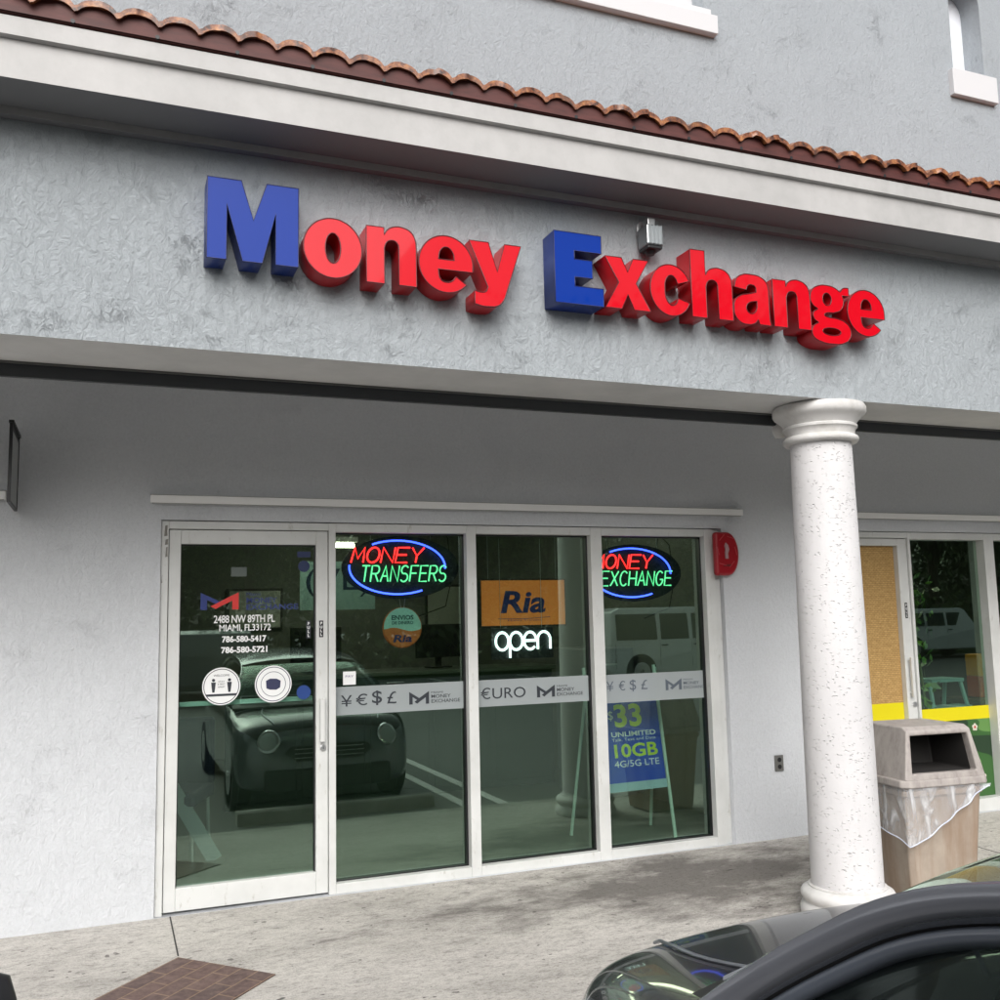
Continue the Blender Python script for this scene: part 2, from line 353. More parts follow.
co = b.out("cornice", [M['trim'], mat("dark_eave_underside", (.19, .19, .195), .7)], arc)
for p in co.data.polygons:
    if p.normal.z < -.7 and p.center.y > -1.99: p.material_index = 1
# eave board with weep holes, then the wavy clay tiles
b = B(); b.box(XL, XR, -2.015, -1.98, 3.9305, 3.972)
b.mi = 1
for k in range(80):
    x = -8.9 + k * .312; b.lathe([(.0085, -2.0235), (.0085, -2.01)], (x, 0, 3.94), 12, 'y')
b.out("eave_board", [M['eave'], M['black']], arc)
pitch = .155
def wave(x, amp=.05):
    u = (x / pitch) % 1.0
    c = math.cos((u - .5) * 2 * math.pi)
    return amp * (1 - abs(2 * u - 1) ** 2.3) ** .62
b = B(); random.seed(3)
nx = int((12.5 + 4.5) / pitch * 12)
for k in range(7):
    s0 = k * .31; y0 = -2.045 + s0; y1 = y0 + .37; zb = 3.968 + s0 * .33 + .012
    top0, top1, bot0, bot1 = [], [], [], []
    for i in range(nx):
        x = -4.5 + i * pitch / 12; ti = int((x + 10) // pitch); rr = random.Random(ti * 31 + k)
        dy = rr.uniform(-.008, .008); dz = rr.uniform(-.004, .005); z = wave(x)
        top0.append((x, y0 + dy, zb + z + dz)); top1.append((x, y1 + dy, zb + z + dz + .37 * .33 - .02))
        bot0.append((x, y0 + dy + .001, zb + z + dz - .025)); bot1.append((x, y1 + dy, zb + z + dz + .37 * .33 - .043))
    b.grid([top1, top0, bot0, bot1])
autosmooth(b.out("roof", M['tile'], arc), 60)
b = B(); tp = [(-4.5 + i * pitch / 12, 3.978 + wave(-4.5 + i * pitch / 12) - .016) for i in range(nx)]
b.grid([[(x, -1.99, z) for x, z in tp], [(x, -2.022, z) for x, z in tp], [(x, -2.022, 3.9335) for x, z in tp]])
b.out("bird_stop", M['eave'], arc)
# upstairs openings
b = B(); b.box(1.7, 4.285, -.06, .03, 6.015, 6.165); b.box(1.74, 4.245, -.035, .02, 6.1655, 6.222)
bevel(b.out("window_sill", M['sill'], arc), .004)
b = B(); b.box(2.0, 4.20, .15, .19, 6.225, 7.8); b.out("window", M['sill'], arc)
b = B(); b.box(6.705, 7.225, -.05, .03, 6.0, 6.238); bevel(b.out("window_sill", M['sill'], arc), .004)
b = B(); b.box(6.6, 7.3, .2, .23, 6.1, 7.3); b.out("window_blind", mat("pale_window_blind", (.85, .87, .93), .4, emit=(.8, .85, 1), es=.0), arc)

# pillar
PX, PY = 3.79, -1.50
b = B(); prof = [(.189, .12), (.189, .3), (.186, .9), (.181, 1.5), (.175, 2.0), (.169, 2.60)]
pil = autosmooth(b.lathe(prof, (0, 0, 0), 64).out("column", M['pitwhite'], arc, loc=(PX, PY, -.045)))
b = B(); b.lathe([(.248, .0), (.252, .015), (.252, .045), (.242, .066), (.228, .076), (.228, .084), (.238, .092), (.247, .106), (.247, .122), (.238, .138), (.216, .150), (.205, .155), (.205, .163), (.19, .166)], (0, 0, 0), 64)
autosmooth(b.out("base_moulding", M['caststone'], pil), 50)
b = B(); b.lathe([(.17, 2.580), (.2, 2.583), (.209, 2.595), (.209, 2.608), (.2, 2.620), (.188, 2.625), (.19, 2.645), (.2, 2.663), (.206, 2.667), (.206, 2.679), (.198, 2.685), (.21, 2.705), (.235, 2.730), (.25, 2.740), (.258, 2.755), (.258, 2.780), (.25, 2.797), (.2, 2.801)], (0, 0, 0), 64)
autosmooth(b.out("capital", M['caststone'], pil), 50)

# ------------------------------------------------------------------ storefront
YG = .07
ZT = 2.19
def frame_bars(xs, z0, z1, y0=-.01, y1=.10):
    """xs = list of (x0,x1) uprights; returns B with uprights"""
    b = B()
    for a, c in xs: b.box(a, c, y0, y1, z0, z1)
    return b
b = frame_bars([(.302, .343), (1.272, 1.314), (2.166, 2.232), (3.064, 3.149), (3.975, 4.052)], .0, ZT)
for a, c in ((1.3143, 2.1657), (2.2323, 3.0637), (3.1493, 3.9747)):
    b.box(a, c, -.009, .098, .0, .057); b.box(a, c, -.009, .098, 2.137, ZT)
b.box(.3433, 1.2717, -.009, .098, 2.145, ZT); b.box(4.0523, 4.106, .01, .098, .0, ZT)
win = bevel(b.out("storefront_window", M['white'], arc), .003)
b = B()
for a, c in ((1.3143, 2.1657), (2.2323, 3.0637), (3.1493, 3.9747)):   # dark gasket round each pane
    for x0, x1, z0, z1 in ((a, a + .006, .0575, 2.1365), (c - .009, c, .0575, 2.1365), (a + .0065, c - .0095, 2.129, 2.1365), (a + .0065, c - .0095, .0575, .063)): b.box(x0, x1, .045, .095, z0, z1)
b.out("gasket", M['black'], win)
for a, c in ((1.3203, 2.1567), (2.2383, 3.0547), (3.1553, 3.9657)):
    b = B(); b.box(a, c, YG, YG + .002, .0635, 2.1285); b.out("pane", M['glass'], win)
M['frost'] = mat("frosted_vinyl", (.42, .46, .47), .35, spec=.3); NT(M['frost']).b.inputs["Alpha"].default_value = .70
M['frostink'] = mat("dark_vinyl_ink", (.03, .035, .045), .5)
M['frostink2'] = mat("worn_vinyl_ink", (.10, .12, .15), .5)
def logo_m(x0, x1, z0, z1, y, name, ma, parent, m2=None):
    """double chevron M emblem"""
    w, h = x1 - x0, z1 - z0
    P = lambda u, v: (x0 + u * w, z0 + v * h)
    b = B()
    b.prism([P(0, 0), P(0, 1), P(.5, .48), P(.72, .70), P(.72, .47), P(.5, .22), P(.17, .58), P(.17, 0)], y, y - .0006, 'y')
    b.mi = 1
    b.prism([P(1, 0), P(1, 1), P(.78, .78), P(.5, .46), P(.26, .2), P(.40, .04), P(.5, .17), P(.83, .52), P(.83, 0)], y - .0007, y - .0013, 'y')
    return b.out(name, [ma, m2 or ma], parent)
for (a, c, kind) in ((1.3143, 2.1657, 0), (2.2323, 3.0637, 1), (3.1493, 3.9747, 2)):
    z0, z1 = (1.024, 1.194) if kind < 2 else (1.0, 1.190)
    b = B(); b.box(a + .007, c - .010, YG - .0012, YG - .0004, z0, z1); b.out("frosted_band", M['frost'], win)
    ink = M['frostink'] if kind < 2 else M['frostink2']; y = YG - .0018
    if kind == 0: it = [T("¥", 1.362, 1.430, 1.075, 1.142, y), T("€", 1.455, 1.527, 1.077, 1.147, y), T("$", 1.556, 1.620, 1.073, 1.162, y, bold=.01), T("£", 1.652, 1.712, 1.078, 1.152, y)]; lx = 1.795
    elif kind == 1: it = [T("€URO", 2.275, 2.590, 1.072, 1.145, y)]; lx = 2.672
    else: it = [T("¥", 3.19, 3.245, 1.08, 1.145, y), T("€", 3.285, 3.335, 1.08, 1.145, y), T("$", 3.37, 3.42, 1.07, 1.15, y), T("£", 3.46, 3.51, 1.08, 1.145, y)]; lx = 3.655
    it += [T("MONEY", lx + .145, lx + .275, 1.098, 1.120, y, bold=.01), T("EXCHANGE", lx + .145, lx + .338, 1.068, 1.090, y, bold=.01), T("MIAMI", lx + .145, lx + .222, 1.127, 1.139, y)]
    lettering(it, ink, win)
    logo_m(lx, lx + .13, 1.065, 1.143, y, "emblem", ink, win)
# door
b = B(); y0, y1 = .005, .06
b.box(.347, .412, y0, y1, .012, 2.14); b.box(1.197, 1.268, y0, y1, .012, 2.14); b.box(.4123, 1.1967, y0, y1, .012, .136); b.box(.4123, 1.1967, y0, y1, 2.058, 2.14)
door = bevel(b.out("storefront_door", M['white'], arc), .003)
b = B(); b.box(.4127, 1.1963, .046, .048, .1365, 2.0575); b.out("pane", M['glass'], door)
b = B()
for x0, x1, z0, z1 in ((.4127, .418, .1365, 2.0575), (1.190, 1.1963, .1365, 2.0575), (.4185, 1.1895, 2.051, 2.0575)): b.box(x0, x1, .030, .058, z0, z1)
b.out("gasket", M['black'], door)
b = B(); b.box(1.215, 1.243, -.035, -.012, .885, 1.14); b.box(1.222, 1.236, -.012, .005, .90, .93); b.box(1.222, 1.236, -.012, .005, 1.09, 1.12); bevel(b.out("handle", M['white'], door), .003)
b = B(); b.lathe([(.018, .005), (.018, -.006), (.014, -.009)], (1.238, 0, .848), 24, 'y'); b.mi = 1; b.box(1.2365, 1.2395, -.0105, -.009, .84, .856); autosmooth(b.out("lock", [M['alu'], M['black']], door))
b = B(); b.box(.4135, 1.195, .10, .125, 1.12, 1.148); bevel(b.out("push_bar", mat("pale_push_bar", (.45, .66, .63), .35), door), .005)
yd = .0445
vw = mat("white_vinyl", (.85, .86, .86), .5)
lettering([T("2488 NW 89TH PL", .604, .958, 1.597, 1.643, yd, sp=.93, bold=.012), T("MIAMI, FL33172", .636, .934, 1.543, 1.589, yd, sp=.95, bold=.012),
           T("786-580-5417", .652, .908, 1.484, 1.522, yd, bold=.035), T("786-580-5721", .648, .914, 1.421, 1.459, yd, bold=.035)], vw, door)
logo_m(.528, .745, 1.676, 1.776, yd, "emblem", mat("navy_vinyl", (.012, .03, .17), .5), door, mat("red_vinyl", (.62, .03, .025), .5))
lettering([T("Miami", .79, .87, 1.755, 1.775, yd), T("MONEY", .79, .97, 1.712, 1.745, yd, bold=.02), T("EXCHANGE", .79, 1.095, 1.672, 1.705, yd, bold=.02)], mat("navy_vinyl_text", (.015, .035, .16), .5), door)
for i, (cx, tx) in enumerate(((.652, 1), (.950, 0))):
    b = B(); b.lathe([(.108, yd), (.108, yd - .0006)], (cx, 0, 1.232), 48, 'y'); b.mi = 1
    b.tube([(cx + .099 * math.cos(a), yd - .001, 1.232 + .099 * math.sin(a)) for a in [2 * math.pi * k / 40 for k in range(40)]], .0022, 5, True)
    if tx == 0:
        b.tube([(cx + .072 * math.cos(a), yd - .001, 1.232 + .072 * math.sin(a)) for a in [2 * math.pi * k / 40 for k in range(40)]], .0015, 5, True)
        b.prism([(cx + p, 1.232 + q) for p, q in ((-.043, .02), (-.02, .032), (.02, .03), (.043, .018), (.04, -.022), (.018, -.034), (-.02, -.032), (-.04, -.024))], yd - .0008, yd - .0018, 'y')
        st = b.out("sticker", [vw, mat("sticker_ink", (.03, .035, .09), .6)], door); st["label"] = "round white sticker showing a face mask"
    else:
        for sx in (-.045, .045):
            b.lathe([(.009, yd - .0008), (.009, yd - .0018)], (cx + sx, 0, 1.268), 14, 'y')
            b.prism([(cx + sx + p, 1.232 + q) for p, q in ((-.013, .024), (.013, .024), (.010, -.005), (.006, -.034), (-.006, -.034), (-.010, -.005))], yd - .0008, yd - .0018, 'y')
        b.prism([(cx + p, 1.232 + q) for p, q in ((-.088, -.043), (.088, -.043), (.078, -.056), (-.078, -.056))], yd - .0008, yd - .0018, 'y')
        st = b.out("sticker", [vw, M['frostink']], door); st["label"] = "round white sticker with two standing figures"
        lettering([T("WELCOME", cx - .045, cx + .045, 1.289, 1.301, yd - .001), T("STAY", cx - .018, cx + .018, 1.255, 1.264, yd - .001), T("6 FEET", cx - .020, cx + .020, 1.240, 1.249, yd - .001), T("APART", cx - .02, cx + .02, 1.224, 1.233, yd - .001)], M['frostink'], door)
b = B(); b.box(1.215, 1.240, .0035, .0045, 1.50, 1.60); o = b.out("sticker", M['black'], door); o["label"] = "narrow black sticker on the door stile"
b = B(); b.box(1.145, 1.172, yd - .0006, yd, 1.495, 1.60); o = b.out("sticker", M['frostink'], door); o["label"] = "narrow black sticker on the glass beside the stile"
lettering([T("P\nU\nL\nL", 1.220, 1.235, 1.508, 1.592, .003, bold=.03), T("P\nU\nL\nL", 1.151, 1.166, 1.503, 1.592, yd - .001, bold=.02)], vw, door)
b = B(); b.lathe([(.042, yd), (.042, yd - .0006)], (1.13, 0, 1.175), 30, 'y'); o = b.out("sticker", mat("blue_sticker", (.012, .05, .22), .5), door); o["label"] = "small round blue sticker low on the door glass"
b = B(); b.lathe([(.035, yd), (.035, yd - .0006)], (1.13, 0, 1.93), 30, 'y'); b.box(1.09, 1.17, yd - .0006, yd, 1.985, 2.02); o = b.out("sticker", mat("dark_blue_sticker", (.012, .025, .09), .5), door); o["label"] = "dark blue sticker near the top of the door glass"
b = B(); b.box(.70, .79, yd - .0006, yd, 1.87, 1.925); o = b.out("sticker", mat("grey_sticker", (.09, .11, .10), .5), door); o["label"] = "small grey rectangular sticker on the upper door glass"
b = B(); b.box(1.375, 1.455, YG - .002, YG - .0008, 1.205, 1.285); o = b.out("sticker", vw, win); o["label"] = "small square white card in the glass above the band"
lettering([T("PAY", 1.39, 1.44, 1.25, 1.263, YG - .003)], mat("grey_ink", (.2, .15, .3), .5), win)
chipm = mat("chipped_paint", (.22, .21, .19), .8)
# peeling paint marks on the frame
for x0, x1, z0, z1 in ((.318, .336, 2.10, 2.165), (.322, .34, 2.05, 2.085), (.325, .338, 1.98, 2.04), (.306, .312, 1.83, 1.88)):
    b = B(); b.prism([(x0, z0), (x1, z0 + .004), (x1 - .002, (z0 + z1) / 2), (x1, z1), (x0 + .004, z1 - .003), (x0 + .003, (z0 + z1) / 2 + .01)], -.0108, -.0102, 'y'); b.out("paint_chip", chipm, win)

# ------------------------------------------------------------------ neighbour shop front
b = frame_bars([(4.985, 5.04), (5.862, 5.885), (6.668, 6.775), (7.6, 7.7), (8.5, 8.6), (9.34, 9.4)], 0, ZT)
for a, c in ((5.8853, 6.6677), (6.7753, 7.5997), (7.7003, 8.4997), (8.6003, 9.3397)):
    b.box(a, c, -.009, .098, 0, .10); b.box(a, c, -.009, .098, 2.137, ZT)
b.box(5.0403, 5.8617, -.009, .098, 2.145, ZT)
win2 = bevel(b.out("storefront_window", M['white'], arc), .003)
for a, c in ((5.8853, 6.6677), (6.7753, 7.5997), (7.7003, 8.4997), (8.6003, 9.3397)):
    b = B(); b.box(a, c, YG, YG + .002, .10, 2.137); b.out("pane", M['glass'], win2)
    b = B(); b.box(a, c, YG - .0014, YG - .0004, .703, .806); b.out("film_stripe", mat("yellow_window_film", (.72, .62, .005), .45), win2)
    b = B(); b.box(a, c, YG - .0014, YG - .0004, .102, .7025); g = b.out("film_panel", mat("green_window_film", (.045, .13, .035), .45), win2)
    t = NT(g.data.materials[0]); t.color(t.ramp(t.noise(t.coord((1, 1, 2)), 2.3, 1, .3), [(.44, (.018, .045, .02)), (.455, (.04, .12, .03)), (.56, (.04, .12, .03)), (.57, (.12, .26, .07))]))
cpm = [mat("cream_print", (.62, .6, .5), .5), mat("red_print", (.5, .05, .04), .5)]
for (x, z, s) in ((6.36, .62, .035), (6.50, .64, .03), (6.41, .44, .05), (6.30, .5, .03), (6.36, .22, .03), (6.55, .25, .035), (6.95, .5, .05)):
    b = B()
    for k in range(5):
        a = 2 * math.pi * k / 5 + x; b.lathe([(s * .42, YG - .0018 - k * .0003), (s * .42, YG - .0022 - k * .0003)], (x + s * .6 * math.cos(a), 0, z + s * .6 * math.sin(a)), 12, 'y')
    b.mi = 1; b.lathe([(s * .35, YG - .0036), (s * .35, YG - .004)], (x, 0, z), 12, 'y'); b.out("flower_print", cpm, win2)
b = B(); b.tube([(6.36, YG - .002, .65), (6.40, YG - .002, .5), (6.38, YG - .002, .3), (6.42, YG - .002, .15)], .004, 5)
b.out("stem_print", cpm[0], win2)
b = B(); b.box(5.044, 5.11, .005, .06, .012, 2.14); b.box(5.765, 5.858, .005, .06, .012, 2.14); b.box(5.1103, 5.7647, .005, .06, .012, .12); b.box(5.1103, 5.7647, .005, .06, 2.085, 2.14)
door2 = bevel(b.out("storefront_door", M['white'], arc), .003); door2["label"] = "white framed door covered inside by a woven tan screen"
M['weave'] = mat("woven_cane", (.5, .33, .12), .8); t = NT(M['weave']); v = t.coord((1, 1, 1)); 
br = t.n("ShaderNodeTexBrick"); tcx = t.n("ShaderNodeTexCoord"); mp = t.n("ShaderNodeMapping"); mp.inputs["Rotation"].default_value = (R(90), 0, 0); t.l(tcx.outputs["Object"], mp.inputs[0]); t.l(mp.outputs[0], br.inputs["Vector"])
br.inputs["Scale"].default_value = 1; br.inputs["Brick Width"].default_value = .032; br.inputs["Row Height"].default_value = .014; br.inputs["Mortar Size"].default_value = .0018; br.inputs["Mortar Smooth"].default_value = .6
br.inputs["Color1"].default_value = (.56, .36, .13, 1); br.inputs["Color2"].default_value = (.42, .25, .08, 1); br.inputs["Mortar"].default_value = (.16, .08, .025, 1)
t.color(t.mix(.35, br.outputs[0], t.ramp(t.noise(v, 40, 4), [(.3, (.28, .16, .05)), (.7, (.62, .42, .18))]))); t.bump(br.outputs["Fac"], -.6, .004)
b = B(); b.box(5.112, 5.763, .049, .056, .875, 2.083); b.out("woven_screen", M['weave'], door2)
b = B(); b.box(5.112, 5.763, .047, .055, .12, .705); b.mi = 1; b.box(5.112, 5.763, .047, .055, .7055, .8745); b.out("film_panel", [mat("green_door_film", (.04, .12, .03), .5), mat("yellow_door_film", (.72, .62, .005), .45)], door2)
b = B(); b.lathe([(.018, .005), (.018, -.006)], (5.83, 0, .86), 24, 'y'); autosmooth(b.out("lock", M['alu'], door2))
b = B(); b.box(5.79, 5.81, -.035, -.015, .92, 1.22); b.box(5.793, 5.807, -.015, .005, .94, .96); b.box(5.793, 5.807, -.015, .005, 1.18, 1.2); bevel(b.out("handle", M['white'], door2), .003)
b = B(); b.box(5.80, 5.825, .0035, .0045, 1.52, 1.64); b.out("sticker", M['black'], door2)
lettering([T("P\nU\nL\nL", 5.806, 5.820, 1.53, 1.63, .003, bold=.03)], vw, door2)

# ------------------------------------------------------------------ rooms behind the glass
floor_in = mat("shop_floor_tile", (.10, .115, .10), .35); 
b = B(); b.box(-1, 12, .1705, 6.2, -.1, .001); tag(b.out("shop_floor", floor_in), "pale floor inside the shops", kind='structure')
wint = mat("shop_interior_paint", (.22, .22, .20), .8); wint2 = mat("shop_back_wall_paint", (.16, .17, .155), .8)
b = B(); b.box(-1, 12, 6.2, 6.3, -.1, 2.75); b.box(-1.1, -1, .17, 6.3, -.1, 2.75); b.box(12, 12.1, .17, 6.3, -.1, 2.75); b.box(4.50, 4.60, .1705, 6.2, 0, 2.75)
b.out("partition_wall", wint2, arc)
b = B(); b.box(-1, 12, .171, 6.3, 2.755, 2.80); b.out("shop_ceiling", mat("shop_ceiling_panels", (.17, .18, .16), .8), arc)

cnt = thing("service_counter", (2.6, 2.9, 0), "dark green panelled service counter inside the shop", "counter")
b = B(); b.box(-1.6, 1.5, 0, .06, 0, 1.08)
for k in range(5): b.box(-1.55 + k * .61, -1.55 + k * .61 + .56, -.012, -.0005, .06, 1.02)
bevel(b.out("front_panel", mat("counter_panel", (.035, .05, .038), .4), cnt), .005)
b = B(); b.box(-1.65, 1.55, -.06, .6, 1.083, 1.12); bevel(b.out("counter_top", mat("counter_top_stone", (.10, .12, .10), .3), cnt), .006)
for (x, label) in ((.45, "black computer monitor at the far end of the service counter"), (-.75, "black computer monitor near the door end of the counter")):
    mo = thing("computer_monitor", (2.6 + x, 3.25, 1.12), label, "monitor", "monitors on the counter", R(12))
    b = B(); b.box(-.25, .25, -.02, .02, .10, .42, bev=.006); b.out("screen", M['black'], mo)
    b = B(); b.box(-.03, .03, .0, .02, .015, .12); b.box(-.11, .11, -.07, .09, 0, .014); b.out("stand", M['black'], mo)
tl = thing("ceiling_tube_light", (2.12, 3.4, 2.315), "lit fluorescent tube light under the shop ceiling", "ceiling light")
b = B(); b.box(-.16, .15, -.08, .08, .03, .08); b.out("housing", M['white'], tl)
b = B(); b.tube([(-.15, 0, .0), (.13, 0, .0)], .02, 10); b.out("tube", mat("lit_tube", (1, 1, .9), .5, emit=(1, .93, .72), es=14.0), tl)
for (x, y, lab) in ((1.2, 1.9, "unseen tube light added above the blue chair and door"), (3.3, 1.9, "unseen tube light added above the sandwich board"), (2.6, 4.6, "unseen tube light added behind the service counter")):  # extra lamps out of view, added to brighten the shop interior
    q = thing("ceiling_tube_light", (x, y, 2.68), lab, "ceiling light", "unseen fill lights in the shop")
    b = B(); b.box(-.62, .62, -.09, .09, .0, .06); b.out("housing", M['white'], q)
    b = B(); b.tube([(-.6, -.04, -.025), (.6, -.04, -.025)], .022, 10); b.tube([(-.6, .04, -.025), (.6, .04, -.025)], .022, 10); b.out("tube", bpy.data.materials["lit_tube"], q)
for (x, y, lab) in ((6.6, 1.3, "unseen tube light added above the step stool in the next shop"), (8.2, 1.8, "unseen tube light added over the display boxes in the next shop"), (7.2, 4.4, "unseen tube light added at the back of the next shop")):  # invented lamps out of view, lifting the dark room next door
    q = thing("ceiling_tube_light", (x, y, 2.68), lab, "ceiling light", "unseen fill lights in the next shop")
    b = B(); b.box(-.62, .62, -.09, .09, .0, .06); b.out("housing", M['white'], q)
    b = B(); b.tube([(-.6, -.04, -.025), (.6, -.04, -.025)], .022, 10); b.tube([(-.6, .04, -.025), (.6, .04, -.025)], .022, 10); b.out("tube", bpy.data.materials["lit_tube"], q)
vs = thing("hanging_sign", (1.90, 2.55, 1.9), "pale teal hanging panel lettered in dark blue inside the shop", "sign")
b = B(); b.box(-.33, .33, -.01, .01, -.21, .21); b.out("panel", mat("teal_panel", (.30, .46, .47), .5), vs)
lettering([T("(VE)", -.28, .28, -.10, .15, -.012)], mat("teal_panel_ink", (.02, .04, .09), .5), vs)
for (x, z, w_, h_, lab) in ((1.7, 1.75, .30, .22, "pale framed sheet on the shop's back wall, nearest the door side"), (4.1, 1.7, .22, .30, "upright framed sheet on the shop's back wall by the partition")):
    q = thing("picture_frame", (x, 6.18, z), lab, "picture frame", "frames on the back wall")
    b = B(); b.box(-w_ - .03, w_ + .03, -.02, .018, -h_ - .03, h_ + .03); b.out("frame", M['black'], q)
    b = B(); b.box(-w_, w_, -.026, -.0205, -h_, h_); b.out("sheet", mat("pale_sheet", (.45, .47, .42), .6), q)
q = thing("filing_cabinet", (4.2, 2.2, 0), "grey filing cabinet standing against the shop partition", "cabinet")
b = B(); b.box(-.25, .25, -.3, .3, 0, 1.3, bev=.01); b.out("body", mat("grey_cabinet", (.16, .17, .17), .5), q)
for k in range(4):
    b = B(); b.box(-.23, .23, -.315, -.3005, .04 + k * .31, .33 + k * .31); dr = b.out("drawer", mat("grey_drawer", (.19, .20, .20), .5), q)
    b = B(); b.box(-.06, .06, -.335, -.3155, .22 + k * .31, .235 + k * .31); b.out("handle", M['alu'], dr)
ch = thing("waiting_chair", (.45, 1.5, 0), "dark blue padded chair inside behind the door glass", "chair", None, R(-20))
navy = mat("navy_upholstery", (.012, .018, .045), .7)
b = B(); b.box(-.27, .27, -.26, .26, .36, .46, bev=.03); b.out("seat", navy, ch)
b = B(); b.box(-.27, .27, .18, .27, .44, .92, bev=.03); b.out("backrest", navy, ch)
for sx in (-.24, .24):
    for sy in (-.22, .22): b = B(); b.tube([(sx, sy, 0), (sx * .95, sy * .95, .37)], .013, 8); b.out("leg", M['alu'], ch)
lb = thing("leaning_panel", (.75, 1.2, 0), "pale grey narrow board leaning beside the blue chair", "board")
b = B(); b.box(-.05, .05, -.01, .01, 0, .75, mtx=Matrix.Rotation(R(-30), 4, 'Y')); bevel(b.out("board", mat("pale_board", (.33, .38, .40), .5), lb), .003)

# advertising A-frame sign inside
af = thing("sandwich_board", (3.53, .34, 0), "white metal stand holding a blue price poster behind the glass", "sign stand", None, R(3))
legm = mat("pale_green_white_metal", (.50, .62, .58), .4)
poster = mat("blue_poster", (.006, .065, .50), .35)
b = B()
for x in (-.30, .30): b.tube([(x, -.05, 0), (x, .15, 1.22)], .013, 8)
b.tube([(-.3, .055, .64 - .25), (.3, .055, .64 - .25)], .012, 8); b.out("front_frame", legm, af)
b = B()
for x in (-.27, .34): b.tube([(x + (.06 if x > 0 else -.02), .42, 0), (x * .95, .16, 1.2)], .012, 8)
b.out("rear_frame", legm, af)
tilt = Matrix.Translation((0, .0, .385)) @ Matrix.Rotation(R(-9.3), 4, 'X')
b = B(); b.box(-.275, .275, .0, .012, .0, .74); b.mi = 1; b.box(-.278, .278, -.003, -.0005, -.03, .03)
pb = b.out("poster", [poster, mat("poster_footer", (.35, .5, .6), .5)], af); pb.matrix_local = tilt
yl = mat("lime_print", (.55, .72, .06), .5, emit=(.55, .72, .06), es=0); 
ptx = lambda items, m: lettering(items, m, pb)
ptx([T("33", -.10, .13, .41, .575, -.001, bold=.03), T("10GB", -.13, .235, .20, .295, -.001, bold=.025)], yl)
ptx([T("$", -.15, -.11, .46, .53, -.001), T("UNLIMITED", -.14, .235, .345, .38, -.001, bold=.02), T("Talk, Text and Data", -.14, .23, .312, .335, -.001), T("4G/5G LTE", -.14, .235, .135, .18, -.001)], vw)

# signs hanging behind the glass
NEON_R = mat("red_neon", (.9, .02, .02), .4, emit=(1, .022, .02), es=2.3)
NEON_G = mat("green_neon", (.2, .9, .4), .4, emit=(.14, .95, .40), es=.9)
NEON_B = mat("blue_neon", (.1, .2, 1), .4, emit=(.035, .085, 1), es=3.2)
NEON_W = mat("white_neon", (1, 1, 1), .4, emit=(.85, .93, 1), es=2.6)
A = lambda cx, cy, rx, ry, a0, a1, n=10: [(cx + rx * math.cos(R(a0 + (a1 - a0) * i / n)), cy + ry * math.sin(R(a0 + (a1 - a0) * i / n))) for i in range(n + 1)]
STROKE = {
 'M': [[(0, 0), (.1, 1), (.5, .25), (.9, 1), (1, 0)]], 'O': [A(.5, .5, .5, .5, 90, 450, 20)], 'N': [[(0, 0), (0, 1), (1, 0), (1, 1)]],
 'E': [[(1, 1), (0, 1), (0, 0), (1, 0)], [(0, .52), (.85, .52)]], 'Y': [[(0, 1), (.5, .45), (1, 1)], [(.5, .45), (.5, 0)]],
 'T': [[(0, 1), (1, 1)], [(.5, 1), (.5, 0)]], 'R': [[(0, 0), (0, 1)] + A(.6, .75, .38, .25, 90, -90) + [(0, .5)], [(.5, .5), (1, 0)]],
 'A': [[(0, 0), (.5, 1), (1, 0)], [(.2, .35), (.8, .35)]], 'S': [A(.5, .74, .45, .26, 30, 250) + A(.5, .25, .47, .26, 80, -150)],
 'F': [[(1, 1), (0, 1), (0, 0)], [(0, .52), (.8, .52)]], 'X': [[(0, 0), (1, 1)], [(0, 1), (1, 0)]], 'C': [A(.55, .5, .52, .5, 45, 315, 16)],
 'H': [[(0, 0), (0, 1)], [(1, 0), (1, 1)], [(0, .5), (1, .5)]], 'G': [A(.52, .5, .5, .5, 45, 350, 16) + [(1.0, .42), (.6, .42)]],
 'o': [A(.5, .5, .5, .5, 90, 450, 20)], 'p': [[(0, -.45), (0, .5)] + A(.5, .5, .5, .5, 180, -180, 20)[1:]], 
 'e': [[(.03, .5), (.97, .5)] + A(.5, .5, .49, .5, 0, 315, 16)[1:]], 'n': [[(0, 0), (0, .5)] + A(.5, .55, .5, .45, 180, 0, 12) + [(1, 0)]],
}
def neon_word(b, word, x0, x1, z0, z1, y, r, shear=0, gap=.28):
    n = len(word); w = (x1 - x0) / (n + gap * (n - 1)); h = z1 - z0
    for i, c in enumerate(word):
        ox = x0 + i * w * (1 + gap)
        for s in STROKE[c]: b.tube([(ox + u * w + shear * v * h, y, z0 + v * h) for u, v in s], r, 8)
